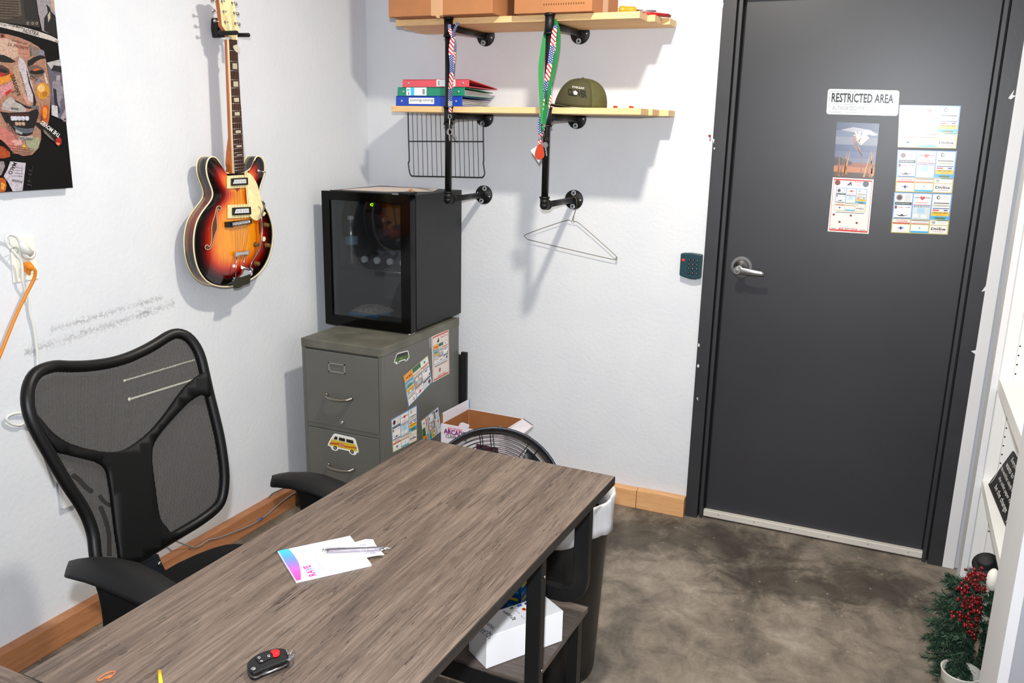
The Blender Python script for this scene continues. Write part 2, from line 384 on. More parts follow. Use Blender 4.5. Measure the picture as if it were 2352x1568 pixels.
vs = []; fs = []
for p, r in st:
    for k in range(12):
        a = 2*PI*k/12; vs.append(p+V((0, math.cos(a)*.0055, math.sin(a)*r)))
for i in range(10):
    for k in range(12): fs.append((i*12+k, i*12+(k+1) % 12, i*12+12+(k+1) % 12, i*12+12+k))
lv.add(vs, fs, 0, True); lv.add(vs[-12:], [tuple(range(12))])
lo = lv.build('lever', M_STEEL, door)
MB().lathe([(.008, .0), (.008, .0025), (.006, .003)], P0+V((0, -.014, 0)), (0, -1, 0), 20).build('keyhole', M_CHROME, lo)

# ------------------------------------------------------------------ keypad
kp = thing('door_keypad', 'teal door entry keypad on the white wall beside the door frame', 'keypad', (1.558, -.0, 1.09))
k = MB(); pts = [(-.044, -.040), (-.024, -.046), (.000, -.052), (.022, -.052), (.040, -.047), (.044, -.044), (.044, .050), (.036, .052), (0, .055), (-.03, .053), (-.044, .050)]
k.prism([V((1.558+a, -.001, 1.096+c)) for a, c in pts], (0, -.024, 0)); k.build('housing', mat('teal_plastic', (44, 80, 88), .32), kp, bevel=.004)
keys = [['1', '2', '3'], ['4', '5', '6'], ['7', '8', '9'], ['*', '0', '#']]
for r_ in range(4):
    for c_ in range(3):
        b = MB(); x = 1.552+c_*.0165; z = 1.124-r_*.0175
        b.prism([V((x+math.cos(a)*.0058, -.025, z+math.sin(a)*.0058)) for a in [i*PI/6 for i in range(12)]], (0, -.0035, 0), 0)
        kw_ = .0012 if keys[r_][c_] == '1' else .003
        b.text(keys[r_][c_], lambda u, v: V((x-kw_/2+u*kw_, -.0290, z-.0022+v*.0045)), 1)
        b.build('key_button', [M_BLACK, C((210, 215, 215))], kp)
b = MB(); b.ball((1.527, -.0265, 1.121), .0055, sc3=(1.1, .5, .8)); b.build('red_led', mat('red_led', (255, 30, 40), .3, emit=4), kp, label='glowing red indicator light')
p = at(1631, 312, 1, -.008)
pin = MB(); pin.lathe([(.0008, 0), (.0008, .008), (.004, .009), (.003, .014), (.005, .018), (.0045, .02)], V((p.x, 0, p.z)), (0, -1, 0), 14)
tag(pin.build('push_pin', C((170, 25, 40))), 'tiny dark red push pin in the white wall left of the door frame', 'push pin')

# ------------------------------------------------------------------ magnets, signs
def ring(mb, F, cu, cv, ru, rv, h, mi, n=20):
    mb.poly([F(cu+ru*math.cos(2*PI*i/n), cv+rv*math.sin(2*PI*i/n), h) for i in range(n)], mi)
def heart(mb, F, cu, cv, su, sv, h, mi):
    pts = []
    for i in range(24):
        t = 2*PI*i/24; pts.append((16*math.sin(t)**3/17, (13*math.cos(t)-5*math.cos(2*t)-2*math.cos(3*t)-math.cos(4*t))/17))
    mb.poly([F(cu+x*su, cv+y*sv, h) for x, y in pts], mi)
def adverts(mb, pal, F, h0=0.0, swap=False):
    """3x3 block of little business-card adverts"""
    H = lambda k: h0+k*.00035
    wht = pal((236, 234, 230)); blue = pal((120, 165, 215)); red = pal((205, 40, 38)); blk = pal((35, 38, 42)); grey = pal((170, 180, 185)); pgr = pal((205, 215, 218))
    yel = pal((238, 196, 30)); cy = pal((60, 180, 225)); grn = pal((92, 125, 70)); nav = pal((60, 85, 150)); mar = pal((120, 35, 45)); org = pal((240, 165, 40)); tgr = pal((60, 120, 80)); tan = pal((190, 165, 150))
    rect(mb, F, 0, 0, 1, 1, H(1), blue); rect(mb, F, .0, 0, 1, .35, H(1.5), pal((196, 190, 120)))
    for c in range(3):
        u0 = .02+c*.327; u1 = u0+.305
        rect(mb, F, u0, .70, u1, .975, H(2), wht); rect(mb, F, u0, .36, u1, .69, H(2), wht)
        rect(mb, F, u0, .235, u1, .335, H(2), wht); rect(mb, F, u0, .02, u1, .215, H(2), wht)
    if swap:
        rect(mb, F, .66, .0, 1, .225, H(6), org); rect(mb, F, .34, .0, .655, .15, H(6), tgr); rect(mb, F, .66, .225, 1, .30, H(6), cy); rect(mb, F, .345, .36, .655, .69, H(3.5), tan)
        fbars(mb, F, .72, .08, .95, .15, H(7), mar, 5)
    # column 1
    ring(mb, F, .10, .875, .065, .085, H(3), grey); ring(mb, F, .10, .875, .045, .06, H(4), mar); ring(mb, F, .11, .875, .018, .03, H(5), blk)
    for i in range(4): rect(mb, F, .19, .93-i*.045, .30, .938-i*.045, H(3), blk)
    rect(mb, F, .03, .70, .32, .765, H(4), blk); fbars(mb, F, .05, .715, .30, .75, H(5), grey, 10)
    rect(mb, F, .03, .60, .07, .675, H(3), mar); fbars(mb, F, .10, .62, .18, .65, H(3), red, 4); fbars(mb, F, .22, .62, .31, .65, H(3), nav, 4)
    mb.poly([F(.05, .46, H(3)), F(.12, .42, H(3)), F(.2, .42, H(3)), F(.30, .46, H(3)), F(.2, .44, H(3)), F(.17, .475, H(3)), F(.13, .44, H(3))], blk)
    rect(mb, F, .03, .365, .32, .385, H(3), nav)
    rect(mb, F, .02, .235, .325, .262, H(3), red); ftext(mb, F, 'OLSONS', .08, .275, .28, .32, H(3), red, .02)
    ring(mb, F, .17, .125, .022, .04, H(3), nav); rect(mb, F, .11, .12, .23, .135, H(3), nav); rect(mb, F, .08, .05, .27, .058, H(3), grey)
    # column 2
    heart(mb, F, .50, .875, .05, .06, H(3), red)
    rect(mb, F, .37, .875, .45, .89, H(3), blk); rect(mb, F, .55, .875, .63, .89, H(3), blk)
    rect(mb, F, .39, .765, .60, .775, H(3), red); rect(mb, F, .40, .735, .58, .742, H(3), grey); rect(mb, F, .355, .70, .645, .712, H(3), red)
    rect(mb, F, .35, .36, .65, .69, H(3), pgr); rect(mb, F, .43, .51, .55, .63, H(4), pal((175, 205, 225))); rect(mb, F, .37, .40, .45, .48, H(4), wht); rect(mb, F, .50, .39, .6, .47, H(4), wht)
    fbars(mb, F, .36, .65, .64, .68, H(4), blk, 12)
    rect(mb, F, .35, .24, .65, .256, H(3), red); rect(mb, F, .35, .315, .65, .33, H(3), mar); rect(mb, F, .38, .28, .62, .29, H(3), grey)
    rect(mb, F, .348, .02, .652, .065, H(3), cy); ring(mb, F, .5, .14, .015, .03, H(3), pal((140, 190, 225)))
    # column 3
    ring(mb, F, .77, .90, .03, .045, H(3), blk); ring(mb, F, .775, .90, .017, .028, H(4), wht)
    for i in range(3): rect(mb, F, .85, .94-i*.035, .94, .946-i*.035, H(3), grey)
    rect(mb, F, .70, .755, .96, .775, H(3), blk); rect(mb, F, .69, .68, .97, .735, H(3), pal((205, 205, 185))); fbars(mb, F, .72, .69, .94, .72, H(4), grey, 8)
    rect(mb, F, .69, .625, .97, .645, H(3), nav); rect(mb, F, .69, .575, .80, .605, H(3), red); rect(mb, F, .88, .575, .95, .605, H(3), nav)
    rect(mb, F, .675, .45, .98, .555, H(4), yel); fbars(mb, F, .70, .515, .96, .545, H(5), blk, 14); rect(mb, F, .76, .465, .9, .48, H(5), org)
    rect(mb, F, .675, .37, .98, .45, H(4), cy); rect(mb, F, .74, .375, .92, .42, H(5), grn)
    rect(mb, F, .78, .335, .98, .36, H(4), grn); rect(mb, F, .70, .26, .76, .32, H(3), grey); rect(mb, F, .8, .285, .95, .292, H(3), grey)
    ftext(mb, F, 'Divine', .70, .105, .95, .165, H(3), blk, .03); rect(mb, F, .80, .165, .88, .175, H(3), red); rect(mb, F, .74, .06, .92, .068, H(3), red)
def magnet(F, name='magnet_sheet', t=.0008, swap=False):
    pal = Pal(); mb = MB(); slab(mb, F, t, pal((200, 200, 195))); adverts(mb, pal, F, t, swap)
    return mb.build(name, pal.l, recalc=False)
def gloss(o, r=.22):
    return o
YD = .0295
cA = lambda *q: [at(a, c_, 1, YD) for a, c_ in q]
def doorF(pxs): return bil(*cA(*pxs), N=(0, -1, 0))     # bl, br, tr, tl
G1 = 'sheets of advert magnets on the door'
o = magnet(doorF([(2062, 338), (2196, 341), (2207, 243), (2066, 241)])); tag(o, 'highest of the three advert magnet sheets on the door, with the glare on it', 'magnet', G1)
o = magnet(doorF([(2056, 440), (2187, 444), (2198, 347), (2062, 344)])); tag(o, 'middle of the three advert magnet sheets in the column on the door', 'magnet', G1)
o = magnet(doorF([(2046, 534), (2177, 539), (2188, 445), (2054, 441)])); tag(o, 'lowest of the three advert magnet sheets in the column on the door', 'magnet', G1)
# restricted area sign
F = doorF([(1898, 262), (2062, 266), (2066, 208), (1902, 204)]); pal = Pal(); s = MB()
def rrect(F, u0, v0, u1, v1, ru, rv, h, n=5):
    out = []
    for cx, cy, a0 in ((u1-ru, v1-rv, 0), (u0+ru, v1-rv, PI/2), (u0+ru, v0+rv, PI), (u1-ru, v0+rv, 1.5*PI)):
        for i in range(n+1): a = a0+PI/2*i/n; out.append(F(cx+ru*math.cos(a), cy+rv*math.sin(a), h))
    return out
wh = pal(mat('sign_enamel', (246, 250, 250), .18)); bk = pal(mat('sign_black', (22, 26, 32), .3, spec=.25)); gy = pal(mat('sign_grey', (110, 112, 120), .3, spec=.3))
s.prism(rrect(F, 0, 0, 1, 1, .035, .1, 0), (0, -.0015, 0), wh)
def frame_line(mb, F, u0, v0, u1, v1, ru, rv, h, w, mi):
    a = rrect(F, u0, v0, u1, v1, ru, rv, h); c_ = rrect(F, u0+w, v0+w*2.8, u1-w, v1-w*2.8, ru*.8, rv*.8, h); n = len(a)
    mb.add(a+c_, [(i, (i+1) % n, n+(i+1) % n, n+i) for i in range(n)], mi)
frame_line(s, F, .03, .08, .97, .92, .03, .09, .0022, .005, gy)
ftext(s, F, 'RESTRICTED AREA', .06, .50, .93, .84, .0022, bk, .03); rect(s, F, .10, .405, .90, .42, .0022, gy)
ftext(s, F, 'AUTHORIZED PERSONNEL ONLY', .08, .18, .92, .34, .0022, gy)
for u in (.03, .97):
    for v in (.06, .94): ring(s, F, u, v, .005, .012, .0024, bk, 8)
tag(s.build('restricted_area_sign', pal.l, recalc=False), 'white metal sign lettered RESTRICTED AREA on the charcoal door', 'sign')
# pheasant calendar magnet
cal = thing('calendar_magnet', 'tall magnet with a flying pheasant picture on the charcoal door', 'calendar', tuple(cA((1960, 410))[0]))
F = doorF([(1914, 406), (2007, 411), (2020, 284), (1922, 280)]); pal = Pal(); s = MB(); slab(s, F, .0008, pal((90, 105, 130)))
H = lambda k: .0008+k*.0003
for i, (v0, v1, c_) in enumerate([(.85, 1, (48, 66, 104)), (.74, .85, (92, 106, 132)), (.60, .74, (124, 128, 142)), (.48, .6, (66, 82, 120)), (.36, .48, (88, 102, 136)), (.28, .36, (112, 120, 140)), (.2, .28, (150, 90, 66)), (.1, .2, (186, 122, 70)), (0, .1, (84, 62, 44))]): rect(s, F, 0, v0, 1, v1, H(1), pal(c_, .3))
s.poly([F(u, v, H(2)) for u, v in [(0, .22), (0, .36), (.12, .37), (.3, .33), (.45, .28), (.42, .24)]], pal((44, 42, 48)))
s.poly([F(u, v, H(2)) for u, v in [(.1, .86), (.4, .92), (.8, .88), (1, .80), (.9, .78), (.5, .82)]], pal((150, 148, 156)))
body = [(.42, .80), (.47, .78), (.50, .70), (.55, .62), (.60, .54), (.66, .42), (.74, .30), (.68, .40), (.58, .48), (.50, .54), (.44, .60), (.41, .70)]
s.poly([F(u, v, H(4)) for u, v in body], pal((140, 78, 56))); s.poly([F(u, v, H(5)) for u, v in [(.44, .62), (.5, .56), (.55, .55), (.56, .6), (.50, .66)]], pal((74, 56, 44)))
ring(s, F, .43, .80, .03, .022, H(5), pal((64, 40, 40)), 10); ring(s, F, .44, .775, .02, .008, H(6), pal((235, 235, 235)), 8)
for a_ in ([(.5, .68), (.44, .86), (.52, .80), (.58, .86), (.60, .76), (.58, .66)], [(.54, .66), (.66, .86), (.72, .88), (.80, .84), (.74, .78), (.80, .74), (.70, .66), (.62, .6)]):
    s.poly([F(u, v, H(3)) for u, v in a_], pal((196, 184, 170)))
rd = random.Random(3)
for sx in (0, 1):
    for i in range(9):
        u = (rd.uniform(.02, .38) if sx == 0 else rd.uniform(.66, .98)); v = rd.uniform(.02, .1); l = rd.uniform(.25, .52); du = rd.uniform(-.1, .12)
        u2 = min(.99, max(.01, u+du)); s.poly([F(u-.02, v, H(6)), F(min(1, u+.02), v, H(6)), F(u2, v+l, H(6))], pal([(176, 118, 52), (206, 152, 78), (140, 90, 42)][i % 3]))
s.build('picture', pal.l, cal, recalc=False)
F = doorF([(1901, 531), (1995, 537), (2007, 412), (1913, 407)]); pal = Pal(); s = MB(); slab(s, F, .0008, pal((232, 226, 222)))
frame_line(s, F, .03, .02, .97, .98, .02, .02, H(1), .010, pal((205, 80, 70)))
adverts(s, pal, lambda u, v, h: F(.11+u*.76, .40+v*.42, h), .001)
ring(s, F, .13, .91, .07, .05, H(2), pal((130, 60, 40))); ring(s, F, .82, .91, .075, .055, H(2), pal((95, 105, 110))); ftext(s, F, 'Thank', .54, .92, .70, .95, H(2), pal((205, 40, 38))); ftext(s, F, 'You', .60, .87, .70, .90, H(2), pal((205, 40, 38)))
s.poly([F(u, v, H(2)) for u, v in [(.36, .87), (.46, .94), (.49, .87), (.46, .87), (.45, .90), (.42, .87)]], pal((35, 38, 42)))
rect(s, F, .15, .365, .85, .375, H(2), pal((90, 90, 90)))
for u, v in ((.24, .28), (.66, .28), (.40, .15), (.82, .15)):
    ring(s, F, u-.13, v+.04, .03, .02, H(3), pal((150, 60, 50)), 10)
ftext(s, F, '605.337.2525', .26, .045, .72, .085, H(2), pal((205, 40, 38)), .02); rect(s, F, .08, .06, .2, .068, H(2), pal((90, 90, 90))); rect(s, F, .77, .06, .92, .068, H(2), pal((90, 90, 90)))
s.build('advert_panel', pal.l, cal, recalc=False)

# ------------------------------------------------------------------ pipe shelf unit
ps = thing('pipe_wall_shelf', 'two tier pine board shelf on black iron pipe brackets', 'shelf', (.85, 0, 1.34))
M_WASH = mat('screw_washer', (176, 180, 184), .5)
XL, XR, YP = .607, 1.035, -.338; ZA = (2.008, 1.672, 1.338)
for X in (XL, XR):
    lean = 0.004
    b = MB(); b.cyl((X, YP, ZA[2]), (X, YP, ZA[0]+.022), .0135, seg=20)
    pp = b.build('upright_pipe', M_PIPE, ps)
    for i, z in enumerate(ZA):
        a = MB(); a.cyl((X, YP, z), (X, -.004, z), .0125, seg=20); a.build('arm_pipe', M_PIPE, ps)
        t = MB()
        if i == 2:
            t.ball((X, YP, z), .0185, sc3=(1, 1, 1)); t.cyl((X, YP, z), (X, YP, z+.03), .0175, .0175, 20); t.cyl((X, YP, z+.026), (X, YP, z+.033), .0205, .0205, 20)
            t.cyl((X, YP, z), (X, YP+.03, z), .0175, .0175, 20); t.cyl((X, YP+.026, z), (X, YP+.033, z), .0205, .0205, 20)
        else:
            t.cyl((X, YP, z-.036), (X, YP, z+.036), .0178, .0178, 20)
            for dz in (-.036, .03): t.cyl((X, YP, z+dz), (X, YP, z+dz+.007), .0205, .0205, 20)
            t.cyl((X, YP, z), (X, YP+.032, z), .0172, .0172, 20); t.cyl((X, YP+.026, z), (X, YP+.033, z), .0198, .0198, 20)
            if i == 0: t.cyl((X, YP, z+.036), (X, YP, z+.040), .0185, .017, 20)
        t.build('pipe_elbow' if i == 2 else 'pipe_tee', M_FLANGE, ps)
        fl = MB(); fl.lathe([(.041, 0), (.041, .005), (.0395, .0062), (.0185, .0064), (.0175, .018), (.016, .019)], (X, 0, z), (0, -1, 0), 32)
        fo = fl.build('wall_flange', M_FLANGE, ps)
        for k in range(2):
            sc_ = MB(); a = math.radians((80, 250)[k]+(0 if X == XL else 12))
            sx, sz = X+.0285*math.cos(a), z+.0285*math.sin(a)
            sc_.lathe([(.0112, .006), (.0112, .0078), (.0105, .0082), (.006, .0080), (.0045, .0084), (.003, .0086)], (sx, 0, sz), (0, -1, 0), 14, 0)
            so_ = sc_.build('screw', M_WASH, fo)
            MB().lathe([(.0048, .0080), (.0046, .0090)], (X+.0285*math.cos(a), 0, z+.0285*math.sin(a)), (0, -1, 0), 10).build('screw_recess', M_BLACK, fo)
            a = math.radians((-12, 165)[k]+(0 if X == XL else 12)); sx, sz = X+.030*math.cos(a), z+.030*math.sin(a); sc_ = MB()
            sc_.lathe([(.0030, .0060), (.0030, .0070)], (sx, 0, sz), (0, -1, 0), 10, 0); sc_.build('screw_hole', M_TRIM, fo)
def board(x0, x1, y0, y1, z0, z1, name='board'): MB().box((x0, y0, z0), (x1, y1, z1)).build(name, M_PINE, ps, bevel=.0015)
ZU0, ZU1 = 2.0215, 2.0455
board(.352, 1.374, -.317, -.213, ZU0, ZU1); board(.329, 1.402, -.210, -.108, ZU0, ZU1); board(.312, 1.432, -.105, -.003, ZU0, ZU1)
ZL0, ZL1 = 1.6855, 1.709
board(.326, 1.398, -.317, -.213, ZL0, ZL1); board(.318, 1.412, -.210, -.108, ZL0, ZL1); board(.305, 1.448, -.105, -.003, ZL0, ZL1)

# cardboard boxes on the top shelf
def carton(label, x0, x1, y0, y1, z0, h, tape_u, tape_side=False, word=None):
    t = thing('cardboard_box', label, 'box', ((x0+x1)/2, (y0+y1)/2, z0), 'cardboard boxes on the top shelf')
    b = MB(); b.box((x0, y0, z0), (x1, y1, z0+h)); b.box((x0-.0006, y0+.001, z0+.02), (x0+.004, y0+.01, z0+h)); b.build('carton', M_CARD, t, bevel=.003)
    b = MB()
    if tape_side: b.box((x1, (y0+y1)/2-.03, z0+.002), (x1+.0006, (y0+y1)/2+.03, z0+h))
    else:
        b.box((tape_u-.026, y0-.0006, z0+.000), (tape_u+.026, y0, z0+h)); b.box((tape_u-.024, y0-.0006, z0-.0006), (tape_u+.024, y0+.045, z0))
        vs = [(tape_u-.008, y0-.001, z0+.004), (tape_u+.012, y0-.002, z0+.004), (tape_u+.016, y0-.006, z0-.012), (tape_u+.002, y0-.004, z0-.010)]
        b.poly(vs)
    b.build('packing_tape', M_TAPE, t)
    if word:
        b = MB(); b.text(word, lambda u, v: V((x0+.12+u*.16, y0-.0004, z0+.026+v*.007))); b.build('printed_line', C((120, 84, 58)), t)
carton('large kraft cardboard box with a vertical tape strip, left on the top shelf', .366, .822, -.392, -.03, ZU1+.001, .30, .585)
carton('kraft cardboard box on the top shelf, right of the taped one', .893, 1.203, -.350, -.04, ZU1+.001, .28, 0, True, 'IIIIIIIIIIIIIIIII')
# tools on top shelf
t = thing('screwdriver', 'screwdriver with a clear yellow handle lying on the top shelf', 'screwdriver', (1.31, -.25, ZU1))
a = at(1423, 22, 1, -.27); a.z = ZU1+.014; e = V((a.x+.045, a.y+.02, ZU1+.013))
dr = (e-a).normalized(); b = MB(); b.lathe([(.002, -.004), (.011, 0), (.0135, .008), (.0125, .02), (.0115, .045), (.0135, .055), (.008, .062)], a, dr, 12); b.build('handle', mat('amber_plastic', (226, 158, 40), .2), t)
b = MB(); b.cyl(a+dr*.062, a+dr*.135, .003, .003, 10); b.build('shaft', M_STEEL, t)
t = thing('pliers', 'pliers with a red grip lying at the right end of the top shelf', 'pliers', (1.40, -.06, ZU1))
for k, dy in ((0, 0), (1, .018)):
    p0 = V((1.352, -.20+dy*.3, ZU1+.007)); p1 = V((1.430, -.10+dy*.3+(-.03 if k else 0), ZU1+.007))
    b = MB(); b.tube([p0, p0.lerp(p1, .35)+V((.0, -.004, 0)), p1], [.006, .0075, .0055], 10); b.build('red_grip', mat('red_vinyl', (186, 30, 40), .35), t)
b = MB(); b.tube([V((1.352, -.20, ZU1+.006)), V((1.335, -.212, ZU1+.009)), V((1.30, -.232, ZU1+.007))], [.006, .009, .002], 10); b.build('jaws', M_STEEL, t)

# binders on the lower shelf
def binder(label, x0, x1, y0, y1, z0, h, col, rotz=0, open_=0, extra=None, sheets=True):
    t = thing('ring_binder', label, 'binder', ((x0+x1)/2, y0, z0), 'ring binders stacked on the lower shelf')
    M = Matrix.Translation((x0, y0, 0)) @ Matrix.Rotation(rotz, 4, 'Z') @ Matrix.Translation((-x0, -y0, 0))
    m = mat('binder_vinyl_'+label.split()[0], col, .38, bump=.05); b = MB(); b.M = M
    b.box((x0, y0, z0), (x1, y0+.0025, z0+h)); b.box((x0, y0, z0), (x1, y1, z0+.0025)); o = b.build('cover', m, t, bevel=.002)
    b = MB(); b.M = M; b.hexa([(x0, y0, z0+h-.0025), (x1, y0, z0+h-.0025), (x1, y1, z0+h-.0025-open_), (x0, y1, z0+h-.0025-open_), (x0, y0, z0+h), (x1, y0, z0+h), (x1, y1, z0+h-open_), (x0, y1, z0+h-open_)]); b.build('front_cover', m, t)
    if sheets:
        b = MB(); b.M = M; n = 7
        for i in range(n):
            z = z0+.004+(h-.012)*i/n; zz = z0+.004+(h-.010-open_)*i/n
            b.hexa([(x0+.006, y0+.02, z), (x1-.010+.002*(i % 3), y0+.02, z), (x1-.008-.003*(i % 2), y1-.006, zz), (x0+.006, y1-.006, zz)]+[(x0+.006, y0+.02, z+.0016), (x1-.010+.002*(i % 3), y0+.02, z+.0016), (x1-.008-.003*(i % 2), y1-.006, zz+.0014), (x0+.006, y1-.006, zz+.0014)], i % 2)
        b.build('paper_sheets', [M_PAPER, C((226, 228, 228), .7)], t)
    for u in (.09, .91): b = MB(); b.M = M; xx = x0+(x1-x0)*u; b.lathe([(.0045, 0), (.0045, .0015), (.002, .002)], (xx, y0, z0+h/2), (0, -1, 0), 12); b.build('rivet', M_ZINC, t)
    if extra: extra(t, M, x0, x1, y0, z0, h)
    return t
def lab(t, M, u0, u1, v0, v1, x0, x1, y0, z0, h, bars, text=None, flip=False, mats_=None):
    b = MB(); b.M = M; pal = Pal(); F = lambda u, v, k=0: V((x0+(x1-x0)*u, y0-.0004-k*.0003, z0+h*v))
    rect(b, F, u0, v0, u1, v1, 0, pal((238, 240, 242)))
    G = lambda u, v, k=0: F(u0+(u1-u0)*u, v0+(v1-v0)*v, k)
    for a, c_, d_, e_, col in bars: rect(b, G, a, d_, c_, e_, 1, pal(col))
    if text:
        if flip: b.text(text, lambda u, v: G(.95-.9*u, .78-.50*v, 1), pal((70, 74, 84)))
        else: b.text(text, lambda u, v: G(.05+.9*u, .25+.5*v, 1), pal((70, 74, 84)))
    b.build('spine_label', pal.l, t, recalc=False)
bc = lambda u: [(u+i*.012, u+i*.012+.006, .15, .85, (60, 62, 66)) for i in range(6)]
bc2 = lambda u: [(u, u+.2, .12+i*.11, .12+i*.11+.06, (60, 62, 66)) for i in range(7)]
binder('blue ring binder labelled Boom-Booms, bottom of the stack', .342, .652, -.305, -.04, ZL1+.001, .039, (50, 90, 190), 0, .004,
       lambda t, M, *a: lab(t, M, .20, .585, .2, .82, *a, [], 'Boom-Booms', True))
binder('green ring binder with a blue and white label, middle of the stack', .349, .662, -.303, -.04, ZL1+.041, .034, (50, 152, 126), 0, .010,
       lambda t, M, *a: lab(t, M, .135, .44, .04, .96, *a, [(.22, .40, 0, 1, (90, 200, 240)), (.03, .18, .6, .8, (90, 200, 240)), (.1, .14, .1, .4, (60, 60, 66))]+[(.8+.0, .92, .15+i*.1, .15+i*.1+.06, (60, 62, 66)) for i in range(7)]))
binder('red ring binder on top of the stack, cover splayed open', .372, .680, -.300, -.035, ZL1+.076, .030, (222, 104, 116), 0, .024,
       lambda t, M, *a: (lab(t, M, .52, .665, .08, .95, *a, bc2(.12)), lab(t, M, .74, .80, .08, .95, *a, [])), sheets=False)

# cap
capc = V((1.125, -.20, ZL1)); t = thing('trucker_cap', 'olive green trucker cap with CLOVER lettering on the lower shelf', 'cap', tuple(capc))
def crown(u, v, out=0.0):   # u angle around, v 0..1 rim to top
    a = u; rx, ry, rz = .098+out, .086+out, .108+out
    el = v*PI/2; x = math.cos(a)*math.cos(el)**.75*rx; y = math.sin(a)*math.cos(el)**.75*ry; z = math.sin(el)**.92*rz
    if math.cos(a) < 0: x *= (1+.12*(1-v))*(1-.07*math.sin(2*el))
    else: x *= 1+.05*math.sin(2*el)
    return capc+V((x, y, z+.004+.006*(1-v)*math.cos(a)*-1))
m_cap = mat('olive_twill', (88, 84, 56), .85, bump=.25, bscale=350, var=.04); m_capm = mat('olive_mesh', (98, 96, 54), .8, bump=.8, bscale=220, var=.12, vscale=60)
for nm, a0, a1, m in (('front_panel', .56*PI, 1.72*PI, m_cap), ('mesh_panel', -.28*PI, .56*PI, m_capm)):
    b = MB(); N1, N2 = 30, 14; vs = []; fs = []
    for j in range(N2+1):
        for i in range(N1+1): vs.append(crown(a0+(a1-a0)*i/N1, j/N2*.999))
    for j in range(N2):
        for i in range(N1): k_ = j*(N1+1)+i; fs.append((k_, k_+1, k_+N1+2, k_+N1+1))
    b.add(vs, fs, 0, True); b.build(nm, m, t, thick=.002)
b = MB(); vs = []; fs = []; N1, N2 = 20, 6
for j in range(N2+1):
    q = j/N2
    for i in range(N1+1):
        a = PI*(.78+.74*i/N1); s_ = math.sin(PI*i/N1)
        base = crown(a, 0); ex = .044*s_*q
        vs.append(base+V((math.cos(a)*ex*1.15, math.sin(a)*ex, -.003*q+.016*s_*q-.004)))
for j in range(N2):
    for i in range(N1): k_ = j*(N1+1)+i; fs.append((k_, k_+1, k_+N1+2, k_+N1+1))
b.add(vs, fs, 0, True); b.build('visor', m_cap, t, thick=.003)
b = MB(); b.ball(crown(0, 1)+V((0, 0, .001)), .006, sc3=(1, 1, .6)); b.build('top_button', m_cap, t)
def capmap(u, v):   # onto the crown, seen from the front; u,v metres around
    P = at(1304+u*44, 217+u*6-v*14, 1, -.29); d_ = P-CAM; best = None
    ins = lambda k: (lambda r: ((r.x/.1)**2+(r.y/.088)**2+(r.z/.11)**2) < 1.10)(CAM+d_*k-capc-V((0, 0, .004)))
    k0 = .85
    while k0 < 1.1 and not ins(k0): k0 += .002
    hi = k0; lo = k0-.002
    for _ in range(12):
        md_ = (lo+hi)/2
        if ins(md_): hi = md_
        else: lo = md_
    if k0 < 1.09: return CAM+d_*hi
    return P
b = MB(); b.text('CLOVER', capmap, 0, .04); b.text('FIVELEAF', lambda u, v: capmap(.24+u*.62, 1.22+v*.32), 1)
for k_ in range(5):
    a = k_*2*PI/5+.3; c_ = (.40+math.cos(a)*.065, .45+math.sin(a)*.2)
    b.add([capmap(c_[0]+math.cos(z_*PI/3)*.055, c_[1]+math.sin(z_*PI/3)*.17)+(CAM-capc).normalized()*.001 for z_ in range(6)], [tuple(range(6))], 1)
b.build('lettering', [C((28, 28, 24), .8), C((235, 235, 230), .8)], t, recalc=False)
# ear plugs
for lb, px, r in (('orange foam earplug lying behind the cap on the lower shelf, nearer the cap', 1411, 0), ('orange foam earplug on the lower shelf near its right end', 1446, .5)):
    p = at(px, 240, 1, -.16); p.z = ZL1+.0068; b = MB(); dr = V((math.cos(r), -.5+r, 0)).normalized(); b.lathe([(.002, -.001), (.0062, 0), (.006, .008), (.005, .014), (.002, .017)], p, dr, 14)
    tag(b.build('earplug', mat('orange_foam', (236, 84, 30), .8)), lb, 'earplug', 'foam earplugs on the lower shelf')

# wire rack under the lower shelf
t = thing('wire_rack', 'black wire fridge rack hanging flat against the wall under the shelf', 'rack', (.42, -.02, 1.55))
W = lambda a, c_: at(a, c_, 1, -.02)
b = MB(); pts = [W(937, 236), W(938, 300), W(940, 366), W(938, 374), W(941, 396), W(945, 403), W(953, 404.5), W(1030, 406), W(1100, 407.5), W(1109, 406), W(1113, 398), W(1110, 374), W(1111, 366), W(1110, 300), W(1111, 240)]
b.tube(smooth(pts, 4, False), .0030, 8); b.build('outer_wire', M_BLKM, t)
MB().cyl(W(940, 324.5), W(1110, 325), .0026, seg=8).build('cross_wire', M_BLKM, t)
for i in range(15):
    x = 947.5+i*10.6; b = MB(); b.cyl(W(x-.8, 240), W(x+3.5, 405), .0014, seg=6); b.build('rod', M_BLKM, t)
# coat hanger
Wh = lambda a, c_, y=-.016: at(a, c_, 1, y)
b = MB(); b.tube(smooth([Wh(1213, 550), Wh(1208, 545), Wh(1211, 537), Wh(1297, 507), Wh(1312, 508), Wh(1315, 502), Wh(1317, 496)], 4, False), .0013, 6)
b.tube(smooth([Wh(1213, 550), Wh(1300, 571), Wh(1408, 595.5), Wh(1413, 592), Wh(1412, 585), Wh(1332, 514), Wh(1319, 510), Wh(1318, 498), Wh(1317, 494)], 4, False), .0013, 6)
b.tube(smooth([Wh(1317, 497), Wh(1321, 484), Wh(1325, 466, -.02), Wh(1322, 454, -.02), Wh(1316, 452, -.02)], 5, False), .0013, 6)
tag(b.build('coat_hanger', mat('old_hanger_wire', (128, 118, 100), .4, metal=.6)), 'wire coat hanger hanging from the lower right pipe flange', 'coat hanger')
